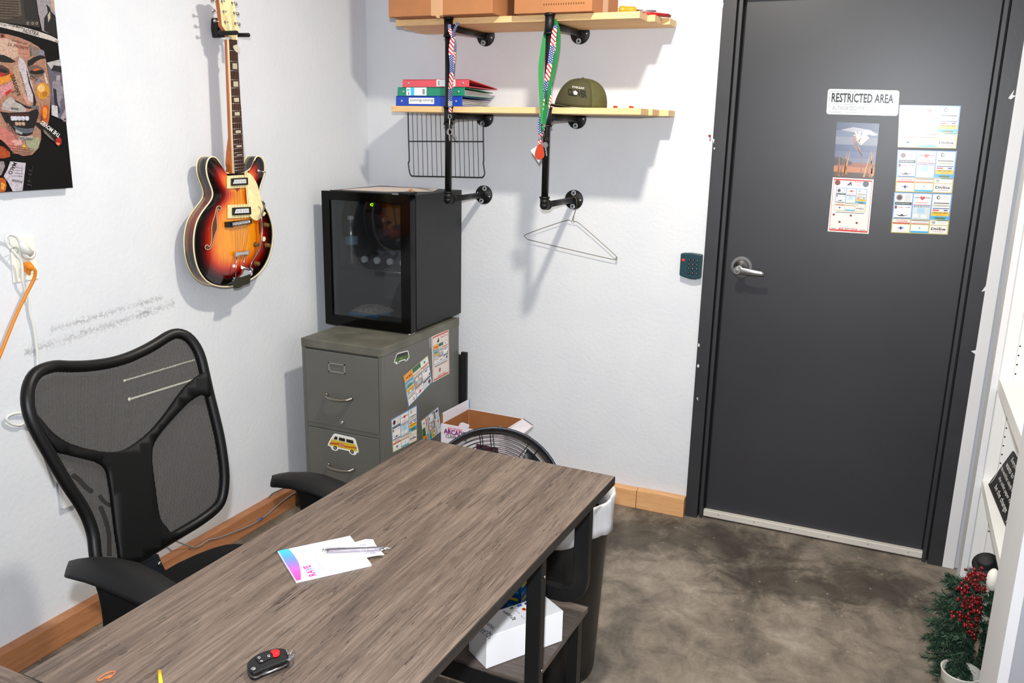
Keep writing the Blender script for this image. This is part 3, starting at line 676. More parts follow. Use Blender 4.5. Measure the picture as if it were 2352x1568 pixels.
# ------------------------------------------------------------------ lanyards and keys
def ribbon_mat(name, kind):
    m = mat(name, (235, 235, 235), .7); nd, L, b = nodes(m); t = nd.new('ShaderNodeUVMap'); sp = nd.new('ShaderNodeSeparateXYZ'); L.new(t.outputs[0], sp.inputs[0])
    u, v = sp.outputs[0], sp.outputs[1]      # v in ribbon widths along the strap
    if kind == 'flag':
        ph = mth(nd, L, 'FRACT', mth(nd, L, 'DIVIDE', v, 7.0)); star = mth(nd, L, 'LESS_THAN', ph, .52)
        s1 = mth(nd, L, 'FRACT', mth(nd, L, 'MULTIPLY', mth(nd, L, 'ADD', v, mth(nd, L, 'MULTIPLY', u, -.9)), 1.15)); red = mth(nd, L, 'LESS_THAN', s1, .5)
        c1 = mixc(nd, L, red, S((240, 236, 232)), S((206, 36, 44)))
        gu = mth(nd, L, 'SUBTRACT', mth(nd, L, 'FRACT', mth(nd, L, 'MULTIPLY', u, 3.0)), .5); rowi = mth(nd, L, 'FLOOR', mth(nd, L, 'MULTIPLY', u, 3.0))
        gv = mth(nd, L, 'SUBTRACT', mth(nd, L, 'FRACT', mth(nd, L, 'ADD', mth(nd, L, 'MULTIPLY', v, 2.2), mth(nd, L, 'MULTIPLY', rowi, .5))), .5)
        dd = mth(nd, L, 'ADD', mth(nd, L, 'MULTIPLY', gu, gu), mth(nd, L, 'MULTIPLY', gv, gv)); dot = mth(nd, L, 'LESS_THAN', dd, .06)
        c2 = mixc(nd, L, dot, S((42, 62, 130)), S((236, 238, 242)))
        L.new(mixc(nd, L, star, c1, c2), b.inputs['Base Color'])
    return m
M_FLAG = ribbon_mat('stars_and_stripes_webbing', 'flag'); M_GRN = mat('green_webbing', (40, 140, 78), .75, bump=.2, bscale=400); M_GRND = mat('green_webbing_print', (22, 80, 46), .8)
def ribbon(name, path, wd, m, parent, tw=None, v0=0):
    """flat strap along path; tw = width direction"""
    P = smooth([tuple(p) for p in path], 6, False); P = [V(p) for p in P]; n = len(P); me = bpy.data.meshes.new(name); vs = []; fs = []; uv = []
    off = parent_world(parent); ln = v0; prev = None; uvs = []
    for i, p in enumerate(P):
        if prev is not None: ln += (p-prev).length/wd
        prev = p; t = (P[min(n-1, i+1)]-P[max(0, i-1)]).normalized(); s = V(tw) if not callable(tw) else V(tw(i/(n-1))); s = (s-t*s.dot(t)).normalized()
        vs += [tuple(p-s*wd/2-off), tuple(p+s*wd/2-off)]; uvs += [(0, ln), (1, ln)]
    for i in range(n-1): fs.append((2*i, 2*i+1, 2*i+3, 2*i+2))
    me.from_pydata(vs, [], fs); ul = me.uv_layers.new(name='UVMap')
    for l in me.loops: ul.data[l.index].uv = uvs[l.vertex_index]
    me.materials.append(m); o = bpy.data.objects.new(name, me); COL.objects.link(o); o.parent = parent
    md = o.modifiers.new('s', 'SOLIDIFY'); md.thickness = .0012; md.offset = 0; return o
def key(parent, O, ang, L=.05, m=None):
    b = MB(); d_ = V((math.sin(ang), 0, -math.cos(ang))); s = V((math.cos(ang), 0, math.sin(ang))); O = V(O)
    ringp = [O+d_*(.011-.011*math.cos(a))+s*.011*math.sin(a) for a in [2*PI*i/12 for i in range(12)]]
    b.prism(ringp, (0, -.002, 0)); b.prism([O+d_*.02+s*.0035, O+d_*L+s*.0035, O+d_*(L+.003), O+d_*L-s*.003, O+d_*(L-.006)-s*.0015, O+d_*(L-.010)-s*.0035, O+d_*(L-.015)-s*.0012, O+d_*(L-.02)-s*.0035, O+d_*.02-s*.0035], (0, -.0018, 0))
    return b.build('key', m or M_STEEL, parent)
LY = -.365
A = lambda px, py, y=LY: at(px, py, 1, y)
t = thing('flag_lanyard', 'stars and stripes lanyard with keys on the left shelf pipe', 'lanyard', tuple(A(1042, 60)), 'stars and stripes lanyards')
ribbon('strap', [A(1052, 52, -.355), A(1046, 64), A(1040, 80), A(1038, 96), A(1036, 120), A(1038, 150), A(1036, 180), A(1033, 205), A(1033, 232)], 0.0185, M_FLAG, t, tw=lambda f: (1, -.5*math.sin(f*9), 0), v0=.2)
ribbon('strap', [A(1032, 56, -.355), A(1034, 72, -.362), A(1042, 88, -.362), A(1044, 110, -.362), A(1042, 150, -.362), A(1038, 200, -.362), A(1034, 234, -.362)], .013, M_FLAG, t, tw=lambda f: (1, .5*math.sin(f*7), 0), v0=2.2)
ribbon('strap_loop', [A(1034, 244), A(1034, 258)], .014, M_FLAG, t, tw=(1, 0, 0), v0=3.2)
b = MB(); b.box(A(1030, 244)-V((0, .003, 0)), A(1038, 232)+V((0, .003, 0))); b.build('crimp', M_ZINC, t)
b = MB(); b.tube([A(1033+3.5*math.sin(a), 268-5*math.cos(a)) for a in [2*PI*i/14 for i in range(14)]], .0012, 6, True); b.cyl(A(1033, 273), A(1032, 296), .0022, .0016, 8)
b.tube([A(1032+4*math.sin(a), 300-5*math.cos(a)) for a in [2*PI*i/14 for i in range(14)]], .0012, 6, True); b.build('swivel_clip', M_ZINC, t)
key(t, A(1031, 297), .1, .042); key(t, A(1033, 298), .75, .046)
t = thing('flag_lanyard', 'stars and stripes lanyard hanging with the green one on the right pipe', 'lanyard', tuple(A(1270, 60)), 'stars and stripes lanyards')
ribbon('strap', [A(1275, 58, -.34), A(1271, 90, -.352), A(1264, 140), A(1257, 180), A(1250, 215), A(1247, 245, -.368), A(1242, 275, -.368), A(1241, 298, -.368), A(1243, 312, -.368)], 0.0185, M_FLAG, t, tw=lambda f: (1, .4*math.sin(f*8), 0), v0=3)
ribbon('strap', [A(1277, 62, -.338), A(1273, 110, -.345), A(1268, 160, -.350), A(1265, 195, -.352), A(1261, 235, -.36), A(1250, 285, -.362), A(1244, 312, -.364)], .014, M_FLAG, t, tw=lambda f: (1, -.4*math.sin(f*8), 0), v0=0)
b = MB(); b.cyl(A(1241, 310), A(1239, 322), .003, seg=8); b.build('crimp', M_ZINC, t)
ribbon('strap_loop', [A(1240, 318), A(1239, 334)], .012, M_FLAG, t, tw=(1, 0, 0), v0=3.2)
b = MB(); F = bil(A(1228, 368, -.362), A(1242, 376, -.362), A(1236, 338, -.362), A(1220, 350, -.362)); F = bil(A(1238, 374, -.362), A(1243, 364, -.362), A(1233, 336, -.362), A(1219, 345, -.362)); slab(b, F, .001); b.build('paper_tag', M_PAPER, t, label='white card tag')
t = thing('green_lanyard', 'green lanyard with an orange fob on the right shelf pipe', 'lanyard', tuple(A(1262, 60)))
ribbon('strap', [A(1273, 46, -.335), A(1281, 70, -.34), A(1281, 100, -.345), A(1277, 130, -.355), A(1270, 165, -.362), A(1262, 200, -.372), A(1255, 240, -.374), A(1249, 285, -.374)], .021, M_GRN, t, tw=(1, -.35, 0))
ribbon('strap', [A(1259, 50, -.32), A(1252, 85, -.34), A(1246, 120, -.35), A(1242, 160, -.36), A(1243, 200, -.366), A(1245, 240, -.370), A(1247, 285, -.372)], .018, M_GRN, t, tw=(1, .45, 0))
b = MB(); F = bil(A(1243, 236, -.376), A(1257, 236, -.376), A(1262, 205, -.376), A(1256, 205, -.376)); bars(b, lambda u, v: A(1252+7*v-1+0*u, 238-30*u, -.377), 0, 8); b.build('print', M_GRND, t)
b = MB(); b.tube([A(1247, 288, -.374), A(1247, 302, -.372)], [.007, .004], 8); b.build('tail', M_GRN, t)
b = MB(); b.tube([A(1247+4*math.sin(a), 311-5*math.cos(a), -.372) for a in [2*PI*i/12 for i in range(12)]], .0012, 6, True); b.tube([A(1255+3*math.sin(a), 319-3*math.cos(a), -.372) for a in [2*PI*i/12 for i in range(12)]], .001, 6, True); b.build('split_ring', mat('antique_brass', (110, 96, 74), .4, metal=.8), t)
b = MB(); pts = smooth([(1240, 330), (1246, 334), (1250, 348), (1250, 360), (1243, 366), (1234, 365), (1229, 356), (1232, 342), (1236, 334)], 4)
b.prism([A(x, y, -.374) for x, y in pts], (0, -.005, 0)); b.tube([A(1243, 330, -.374), A(1244, 322, -.373)], .002, 6); b.build('leather_fob', mat('orange_leather', (188, 72, 30), .55, bump=.4, bscale=200), t, bevel=.001)
key(t, A(1252, 326, -.37), .15, .05)

# ------------------------------------------------------------------ guitar
GX = .092
def gp(zx, zy, x=GX): return at(400+zx/4.48, 330+zy/4.48, 0, x)           # body close-up coordinates
def np_(zx, zy, x): return at(400+zx/4.613, zy/4.613, 0, x)               # neck close-up coordinates
gt = thing('electric_guitar', 'sunburst semi-hollow electric guitar hanging on the left wall', 'guitar', tuple(gp(600, 700, .05)))
outl = [(598, 296), (565, 304), (530, 296), (502, 268), (478, 222), (455, 178), (430, 146), (395, 134), (358, 150), (336, 195), (329, 260), (340, 330), (362, 400), (386, 465), (395, 525), (375, 585), (330, 645), (280, 712), (240, 785), (215, 865), (201, 960), (200, 1060), (210, 1155), (232, 1248), (268, 1330), (320, 1398), (380, 1440), (450, 1464), (530, 1471), (610, 1462), (690, 1440), (780, 1402), (860, 1346), (920, 1276), (968, 1188), (998, 1092), (1014, 990), (1016, 900), (1002, 808), (972, 718), (930, 635), (895, 575), (878, 520), (880, 460), (900, 395), (922, 330), (932, 262), (925, 192), (900, 146), (866, 128), (836, 146), (815, 195), (795, 240), (765, 272), (730, 290), (665, 296)]
OL = smooth(outl, 3); n = len(OL)
gv = [gp(x, y) for x, y in OL]; cy = sum(p.y for p in gv)/n
zs = [p.z for p in gv]; zt, zb_ = max(zs), min(zs)
def spine(p): # nearest point of the body's centre line
    z = min(max(p.z, zb_+.17), zt-.13); return V((GX, cyc(z), z))
def cyc(z): 
    f = (z-zb_)/(zt-zb_); a = gp(600, 1300).y; c_ = gp(640, 300).y; return a+(c_-a)*min(1, max(0, f))
def vcol_mat():
    m = mat('sunburst_lacquer', (200, 100, 30), .16, coat=.6); nd, L, b = nodes(m); a = nd.new('ShaderNodeVertexColor'); a.layer_name = 'finish'
    nn = noise(nd, L, mapping(nd, L, (1, 60, 3)), 5, 5); r = ramp(nd, [(.35, (225, 225, 225)), (.65, (255, 255, 255))]); L.new(nn, r.inputs[0])
    L.new(mixc(nd, L, 1.0, a.outputs[0], r.outputs[0], 'MULTIPLY'), b.inputs['Base Color']); return m
M_BURST = vcol_mat()
stops = [(0, (14, 10, 10)), (.17, (26, 12, 10)), (.30, (110, 14, 10)), (.42, (186, 40, 12)), (.54, (232, 104, 14)), (.72, (250, 160, 24)), (1, (252, 172, 34))]
def burst(s):
    for (a, ca), (b_, cb) in zip(stops, stops[1:]):
        if s <= b_: f = (s-a)/(b_-a); return tuple(S(ca)[i]*(1-f)+S(cb)[i]*f for i in range(3))+(1,)
    return S(stops[-1][1])
K = 22; me = bpy.data.meshes.new('body'); off = V(gt.location); vs = []; cs = []; fs = []
for k in range(K+1):
    s = k/K
    for p in gv:
        c_ = spine(p); q = p.lerp(c_, s); q.x = GX+.011*math.sin(min(1, s*1.3)*PI/2)-.0; vs.append(q-off); dist = (p-c_).length*s/.155; cs.append(burst(min(1, dist*1.02)))
for k in range(K):
    for i in range(n): fs.append((k*n+i, k*n+(i+1) % n, (k+1)*n+(i+1) % n, (k+1)*n+i))
# sides and back
o1 = len(vs); SD = .043
for lv_, xx in enumerate((GX-.004, GX-.02, GX-SD)):
    for i, p in enumerate(gv):
        vs.append(V((xx, p.y, p.z))-off); f = (p.z-zb_)/(zt-zb_)
        wv = max(0, 1-abs(f-.55)/.28) if True else 0
        wv = max(wv, max(0, 1-abs(f-.05)/.12)*.9); cs.append(tuple(S((20, 12, 11))[j]*(1-wv)+S((150, 62, 30))[j]*wv for j in range(3))+(1,))
fs += [(i, o1+i, o1+(i+1) % n, (i+1) % n) for i in range(n)]
for lv_ in range(2):
    for i in range(n): fs.append((o1+lv_*n+i, o1+(lv_+1)*n+i, o1+(lv_+1)*n+(i+1) % n, o1+lv_*n+(i+1) % n))
fs.append(tuple(o1+2*n+i for i in range(n)))
me.from_pydata([tuple(v) for v in vs], [], fs); ca = me.color_attributes.new('finish', 'FLOAT_COLOR', 'POINT')
for i, c_ in enumerate(cs): ca.data[i].color = c_
me.materials.append(M_BURST)
for p in me.polygons: p.use_smooth = len(p.vertices) == 4
bm = bmesh.new(); bm.from_mesh(me); bmesh.ops.recalc_face_normals(bm, faces=bm.faces); bm.to_mesh(me); bm.free()
body = bpy.data.objects.new('body', me); COL.objects.link(body); body.parent = gt
CREAM = mat('cream_binding', (240, 226, 190), .35)
b = MB(); b.tube(gv, .0026, 6, True); b.build('front_binding', CREAM, gt)
b = MB(); b.tube([V((GX-SD, p.y, p.z)) for p in gv], .0022, 6, True); b.build('back_binding', CREAM, gt)
# f-holes
fx = [(468, 640), (485, 655), (480, 678), (462, 682), (455, 672), (448, 672), (440, 700), (438, 760), (442, 830), (440, 880), (425, 920), (405, 985), (392, 1040), (372, 1075), (345, 1090), (322, 1080), (317, 1058), (332, 1040), (352, 1046), (358, 1060), (372, 1048), (385, 1000), (388, 940), (386, 860), (398, 800), (418, 740), (432, 670), (446, 645)]
SX = GX+.0115
b = MB(); b.prism([gp(x, y, SX-.002) for x, y in smooth(fx, 2)], (.003, 0, 0)); fo = b.build('f_hole', mat('f_hole_shade', (112, 66, 44), .8), gt)
b = MB(); b.tube([gp(x, y, SX+.0006) for x, y in smooth(fx, 2)], .0009, 5, True); b.build('f_hole_binding', CREAM, fo)
b = MB(); b.prism([gp(x, y, SX-.001) for x, y in smooth([(915, 955), (932, 960), (936, 980), (925, 1002), (908, 1000), (905, 975)], 2)], (.003, 0, 0)); b.build('f_hole', CREAM, gt)
b = MB(); b.prism([gp(x, y, SX-.001) for x, y in [(872, 800), (884, 800), (886, 900), (880, 930)]], (.002, 0, 0)); b.build('f_hole_slot', mat('f_hole_brown', (92, 50, 34), .8), gt)
# neck
M_MAPLE = mat('amber_maple', (190, 116, 62), .35, var=.08, vscale=12); M_ROSE = mat('rosewood', (70, 36, 32), .5, var=.2, vscale=40)
NX = GX+.016
fb = [np_(580, 418, NX+.006), np_(666, 424, NX+.006), at(562, 395, 0, NX+.006), at(538.5, 398, 0, NX+.006)]
b = MB(); b.prism(fb, (-.006, 0, 0)); fbo = b.build('fretboard', M_ROSE, gt)
b = MB(); n0, n1 = fb[0], fb[3]; e_ = V((0, -.0032, 0)); b.prism([n0, n0+e_, n1+e_, n1], (-.006, 0, 0)); b.build('fretboard_binding', CREAM, gt)
b = MB(); mid = lambda f, g: (fb[0].lerp(fb[3], f)).lerp(fb[1].lerp(fb[2], f), g)
prof = []
for f in [i/12 for i in range(13)]:
    l = mid(f, -.13); r_ = mid(f, 1.02); wdt = (r_-l); dp = .017+.004*f+(.028 if f > .95 else 0)
    prof.append([V((NX, 0, 0))+V((0, l.y, l.z)), V((NX-dp*.75, l.y+wdt.y*.08, l.z)), V((NX-dp, l.y+wdt.y*.35, l.z)), V((NX-dp, l.y+wdt.y*.65, l.z)), V((NX-dp*.75, l.y+wdt.y*.92, l.z)), V((NX, r_.y, r_.z))])
vs = [p for q in prof for p in q]; fs = []
for i in range(12):
    for k in range(6): fs.append((i*6+k, i*6+(k+1) % 6, i*6+6+(k+1) % 6, i*6+6+k))
b.add(vs, fs, 0, False); b.add(prof[0], [tuple(range(6))]); b.add(prof[-1], [tuple(reversed(range(6)))])
hl = [(548, 250), (575, 180), (600, 170), (612, 300), (590, 300)]
b.prism([at(400+x/4.48, 330+y/4.48, 0, NX-.001) for x, y in [(577, 190), (584, 90), (603, -60), (612, 300), (592, 304), (577, 215)]], (-.022, 0, 0))
b.build('neck', M_MAPLE, gt)
fr = [535, 644, 742, 836, 922, 1008, 1086, 1162, 1228, 1293, 1355, 1412, 1468, 1520]
ys = [z/4.613 for z in fr]+[330+z/4.48 for z in (44, 86, 128, 170, 206, 242, 272)]
y0, y1 = 91.5, 397
pearl = mat('pearl_inlay', (212, 205, 180), .25, var=.12, vscale=200)
for i, y in enumerate(ys):
    f = (y-y0)/(y1-y0); f = min(.995, f); b = MB(); b.cyl(mid(f, .02)+V((.0005, 0, 0)), mid(f, .98)+V((.0005, 0, 0)), .0008, seg=6); b.build('fret', M_ZINC, fbo)
for y, hh in ((150.5, 6.5), (191, 6), (227, 4.6), (259, 4), (300.5, 3), (334.5, 2), (355, 1)):
    f = (y-y0)/(y1-y0); df = hh/(y1-y0); b = MB(); b.prism([mid(f-df, .30), mid(f-df, .82), mid(f+df, .82), mid(f+df, .30)], (.0008, 0, 0)); b.build('pearl_inlay', pearl, fbo)
b = MB(); b.prism([np_(583, 385, NX+.002), np_(655, 385, NX+.002), np_(664, 424, NX+.002), np_(580, 418, NX+.002)], (.006, 0, 0)); b.build('nut', CREAM, gt)
# headstock
HXx = NX+.004
pearl2 = mat('pearloid', (238, 226, 180), .22, var=.14, vscale=55)
hs = [(452, -95), (480, -120), (515, -112), (548, -100), (580, -118), (618, -88), (626, 0), (642, 70), (655, 190), (686, 325), (660, 392), (580, 392), (540, 325), (504, 268), (490, 120), (474, 0)]
b = MB(); b.prism([np_(x, y, HXx) for x, y in hs], (-.016, 0, 0)); b.build('headstock', M_MAPLE, gt)
b = MB(); b.prism([np_(x, y, HXx+.0003) for x, y in hs], (.0016, 0, 0)); b.build('headstock_veneer', pearl2, gt)
tun = [(502, 12), (611, 30), (519, 122), (632, 136), (537, 233), (644, 246), (488, -90), (600, -80)]
for i, (x, y) in enumerate(tun[:6]):
    p = np_(x, y, HXx+.0018); b = MB(); b.lathe([(.0048, 0), (.0048, .002), (.003, .003), (.003, .011), (.0036, .012), (.002, .014)], p, (1, 0, 0), 14); to = b.build('tuner_post', M_CHROME, gt)
    if i % 2 == 0:
        q = np_(x-85, y-8, HXx-.014); b = MB(); b.cyl(q+V((0, .03, 0)), q, .0025, seg=8); b.ball(q+V((0, -.008, 0)), .008, sc3=(.5, 1.0, .75)); b.build('tuner_button', M_CHROME, to)
    else:
        q = np_(x+30, y+10, HXx-.014); b = MB(); b.cyl(q+V((0, -.02, 0)), q, .0025, seg=8); b.ball(q+V((0, .006, 0)), .008, sc3=(.5, 1.0, .75)); b.build('tuner_button', M_CHROME, to)
# pickguard, pickups
PG = [(722, 294), (775, 306), (820, 360), (855, 430), (875, 520), (893, 590), (912, 640), (905, 700), (885, 760), (850, 790), (815, 780), (785, 755), (768, 735), (757, 665), (742, 520), (735, 400)]
PX = GX+.020
b = MB(); b.prism([gp(x, y, PX) for x, y in smooth(PG, 2)], (.002, 0, 0)); b.build('pickguard', pearl2, gt)
b = MB(); b.prism([gp(x, y, PX-.003) for x, y in [(905, 700), (930, 700), (942, 715), (920, 745), (905, 735)]], (.002, 0, 0)); b.build('guard_bracket', pearl2, gt)
for (x0, y0_, x1, y1_) in ((537, 330, 735, 462), (545, 630, 765, 768)):
    sl = -12; qd = lambda a, c_, x: gp(x0+(x1-x0)*a, y0_+(y1_-y0_)*c_+sl*a, x)
    b = MB(); b.prism([qd(0, 0, SX+.001), qd(1, 0, SX+.001), qd(1, 1, SX+.001), qd(0, 1, SX+.001)], (.005, 0, 0)); pk = b.build('pickup_ring', pearl2, gt, bevel=.001)
    b = MB(); b.prism([qd(.22, .22, SX+.006), qd(1.04, .22, SX+.006), qd(1.06, .78, SX+.006), qd(.22, .78, SX+.006)], (.008, 0, 0)); b.build('pickup_cover', M_BLACK, pk, bevel=.001)
    b = MB(); b.prism([qd(.42, .34, SX+.014), qd(1.01, .34, SX+.014), qd(1.03, .66, SX+.014), qd(.34, .66, SX+.014)], (.001, 0, 0)); b.build('chrome_plate', C((222, 222, 226)), pk)
    for k_ in range(6):
        b = MB(); b.lathe([(.0013, 0), (.0013, .0006)], qd(.46+k_*.1, .5, SX+.015), (1, 0, 0), 8); b.build('pole_screw', M_BLACK, pk)
b = MB(); b.prism([gp(x, y, SX+.001) for x, y in [(518, 804), (590, 798), (592, 858), (520, 860)]], (.008, 0, 0)); b.prism([gp(x, y, SX+.001) for x, y in [(590, 798), (785, 775), (788, 820), (592, 852)]], (.006, 0, 0)); br = b.build('bridge_base', M_BLACK, gt)
b = MB(); p0, p1 = gp(592, 828, SX+.013), gp(772, 800, SX+.013); b.prism([p0+V((0, 0, -.007)), p0+V((0, 0, .006)), p1+V((0, 0, .007)), p1+V((0, 0, -.006))], (.006, 0, 0))
for k_ in range(6): b.ball(p0.lerp(p1, .08+k_*.168)+V((.006, 0, -.002)), .004, sc3=(1, .9, 1.3), seg=8, rings=5)
b.build('bridge_saddles', M_CHROME, gt, bevel=.001)
M_STRING = mat('wound_string', (150, 130, 110), .45, metal=.6)
# tailpiece, vibrato
b = MB(); b.prism([gp(x, y, SX+.006) for x, y in [(613, 1108), (650, 1112), (690, 1110), (730, 1100), (765, 1095), (745, 1150), (735, 1140), (690, 1142), (640, 1152), (630, 1164), (615, 1160)]], (.008, 0, 0)); b.build('tailpiece', M_CHROME, gt, bevel=.001)
b = MB(); b.cyl(gp(645, 1160, SX+.009), gp(632, 1378, SX+.009), .002, seg=8); b.cyl(gp(728, 1148, SX+.009), gp(712, 1270, SX+.009), .002, seg=8); b.build('tailpiece_rod', M_CHROME, gt)
b = MB(); b.prism([gp(x, y, SX+.006) for x, y in [(580, 1368), (640, 1370), (680, 1330), (700, 1290), (780, 1300), (785, 1345), (720, 1400), (640, 1410), (590, 1410)]], (.012, 0, 0)); b.build('vibrato_base', M_CHROME, gt, bevel=.0015)
b = MB(); b.prism([gp(x, y, SX+.018) for x, y in [(628, 1378), (700, 1370), (785, 1340), (778, 1420), (765, 1440), (700, 1460), (680, 1478), (630, 1490), (605, 1485), (612, 1440)]], (.002, 0, 0)); b.build('vibrato_plate', mat('dull_plate', (84, 84, 72), .3, metal=.8), gt)
b = MB(); b.cyl(gp(700, 1275, SX+.016), gp(806, 1300, SX+.016), .0055, seg=14); b.lathe([(.0085, 0), (.0085, .008), (.006, .010)], gp(785, 1296, SX+.016), gp(830, 1306, SX+.016)-gp(785, 1296, SX+.016), 16); b.build('vibrato_pivot', M_CHROME, gt)
b = MB(); pth = smooth([gp(780, 1280, SX+.02), gp(800, 1220, SX+.025), gp(835, 1160, SX+.03), gp(870, 1100, SX+.034), gp(890, 1030, SX+.034), gp(903, 940, SX+.034), gp(905, 850, SX+.034), gp(898, 780, SX+.034), gp(905, 720, SX+.034), gp(925, 660, SX+.034), gp(928, 620, SX+.034), gp(905, 590, SX+.034)], 4, False)
b.tube(pth, [.0026]*8+[.0033]*(len(pth)-8), 8); b.build('vibrato_arm', mat('grey_chrome', (150, 152, 155), .25, metal=.9), gt)
for x, y in ((945, 835), (840, 1035), (955, 1042), (848, 1230)):
    p = gp(x-12, y, SX-.003); b = MB(); b.lathe([(.0098, 0), (.0098, .003), (.0078, .005), (.0072, .017), (.006, .018)], p, (1, 0, 0), 18); b.build('control_knob', mat('brass_knob', (140, 112, 66), .35, metal=.5), gt)
b = MB(); p = gp(862, 280, SX-.004); b.lathe([(.008, 0), (.008, .003), (.005, .005), (.004, .008)], p, (1, 0, 0), 14); b.cyl(p+V((.008, 0, 0)), p+V((.026, .012, -.004)), .0022, .003, 8); b.build('pickup_switch', M_CHROME, gt)
for k_ in range(6):
    g = .08+.84*k_/5
    a = np_(583+72*g, 392, NX+.009); m_ = p0.lerp(p1, .08+k_*.168)+V((.010, 0, 0)); e_ = gp(636+95*k_/5, 1112, SX+.012)
    b = MB(); b.tube([a, m_], .00055, 4); b.tube([m_, e_], .00055, 4); q = np_(*tun[[4, 2, 0, 1, 3, 5][k_]], HXx+.010); b.tube([q, a], .00055, 4); b.build('string', M_STRING, gt)
# plectrum and hanger
b = MB(); b.prism([np_(x, y, NX+.010) for x, y in smooth([(622, 492), (650, 474), (672, 478), (688, 510), (688, 540), (670, 556), (645, 540)], 3)], (.001, 0, 0))
tag(b.build('guitar_pick', mat('pearl_pick', (205, 198, 186), .3, var=.2, vscale=150)), 'pearly guitar pick tucked under the guitar strings near the nut', 'guitar pick')
hg = thing('guitar_hanger', 'black wall hanger holding the guitar headstock', 'hanger', tuple(np_(440, 300, 0)))
b = MB(); b.prism([np_(x, y, .001) for x, y in [(388, 192), (460, 190), (490, 380), (488, 398), (400, 402), (384, 300)]], (.028, 0, 0)); b.build('wall_block', M_BLACK, hg, bevel=.004)
hpz = np_(600, 350, NX).z
by_ = np_(470, 330, .03).y
j = V((.045, by_+.012, hpz+.012))
b = MB(); b.cyl((.025, j.y-.004, j.z), (.05, j.y, j.z-.004), .011, seg=14); b.build('swivel', M_BLACK, hg)
lpath = smooth([V((.045, j.y, hpz+.008)), V((.052, np_(478, 300, .05).y, hpz+.006)), np_(490, 350, .085), np_(560, 350, .120), np_(660, 346, .148)], 4, False)
b = MB(); b.tube(lpath, .0072, 10); b.ball(lpath[-1], .0072); b.build('prong', mat('black_foam_rubber', (20, 22, 23), .85), hg)
rp = smooth([V((.045, j.y, hpz+.002)), np_(560, 360, .052), np_(610, 368, .060), np_(700, 371, .105), np_(785, 371, .150)], 4, False)
b = MB(); b.tube(rp, .0072, 10); b.ball(rp[-1], .0072); b.build('prong', mat('black_foam_rubber_b', (20, 22, 23), .85), hg)

# ------------------------------------------------------------------ poster
ax_ = lambda x, y, h=0: at(x/3.4075, y/3.4075, 0, .030+h)
cnr = at(168, 431, 0, .030)
pt = thing('canvas_poster', 'collage portrait canvas of a smiling face in a hat on the left wall', 'poster', (0, cnr.y-.3, cnr.z))
b = MB(); tr = at(131, 6, 0, .030); b.box((.002, cnr.y-.56, cnr.z), (.029, cnr.y, cnr.z+.76)); b.build('canvas', mat('black_canvas', (10, 9, 10), .6, spec=.2), pt)
b = MB(); pal = Pal(); LV = [0]
_pm = {}
def print_mat(col):          # newsprint collage: each scrap carries its own fine speckle
    if col not in _pm: _pm[col] = mat('collage_%02x%02x%02x' % col, tuple(int(c_*.86) for c_ in col), .4, var=.30, vscale=170)
    return _pm[col]
def pp(pts, col, lv=1, sm=0):
    LV[0] += 1; pts = smooth(pts, sm) if sm else pts; x = -.0006+lv*.0001+LV[0]*.00002
    b.poly([ax_(px, py, x) for px, py in pts], pal(print_mat(col)))
def pc(cx, cy, rx, ry, col, lv=1): pp([(cx+rx*math.cos(a), cy+ry*math.sin(a)) for a in [2*PI*i/18 for i in range(18)]], col, lv)
def pw(s, x0, y0, x1, y1, h, col, bold=.01, flip=False):     # baseline start -> end, cap height in close-up px
    dx, dy = x1-x0, y1-y0; l = math.hypot(dx, dy); nx, ny = dy/l, -dx/l; LV[0] += 1; x = .0012+LV[0]*.00001
    if h < 0: x0 += nx*h; y0 += ny*h; h = -h
    g_ = lambda u, v: ax_(x0+dx*u+nx*v*h, y0+dy*u+ny*v*h, x)
    if isinstance(s, int): bars(b, g_, pal(col), s, s)
    else: b.text(s, g_, pal(col), bold)
pp([(-60, -60), (265, -60), (300, 130), (312, 215), (150, 190), (-60, 165)], (72, 62, 56)); pp([(-60, -60), (150, -60), (170, 120), (60, 150), (-60, 140)], (112, 98, 84)); pp([(170, -60), (275, -60), (305, 170), (200, 150)], (38, 34, 36))
for i in range(7): pw(15, 0, 10+i*20, 150, 18+i*20, 10, (70, 60, 54))
pp([(278, -60), (440, -60), (466, 300), (330, 240), (300, 100)], (176, 168, 172)); pp([(395, -20), (438, -20), (446, 110), (408, 60)], (214, 180, 158))
pp([(362, 30), (390, 60), (400, 90), (440, 130), (458, 180), (468, 312), (345, 240), (345, 140), (375, 100)], (30, 28, 32)); pp([(372, 120), (392, 90), (395, 140), (378, 175)], (200, 190, 170))
for x in (218, 255, 288): pc(x, 182, 9, 11, (190, 182, 176)); pc(x, 182, 5, 7, (36, 32, 32))
pp([(-60, 168), (30, 180), (160, 205), (300, 245), (395, 278), (474, 318), (476, 346), (400, 318), (300, 290), (160, 250), (-60, 196)], (222, 212, 204))
pw('NOSTRA', 180, 252, 300, 283, 34, (52, 44, 44), .0); pw('FARM BLOC', 178, 226, 60, 200, -16, (70, 60, 60)); pw('ST. S.', 50, 206, 0, 196, -16, (70, 60, 60)); pw('DO A', 432, 330, 474, 344, 16, (40, 36, 36))
pp([(-59, 165), (-59, -60), (265, -60), (230, -190), (60, -250), (-200, -240), (-420, -120), (-470, 190), (-300, 150)], (72, 62, 56)); pp([(-59, 168), (-59, 196), (-300, 190), (-520, 260), (-520, 225), (-300, 155)], (222, 212, 204))
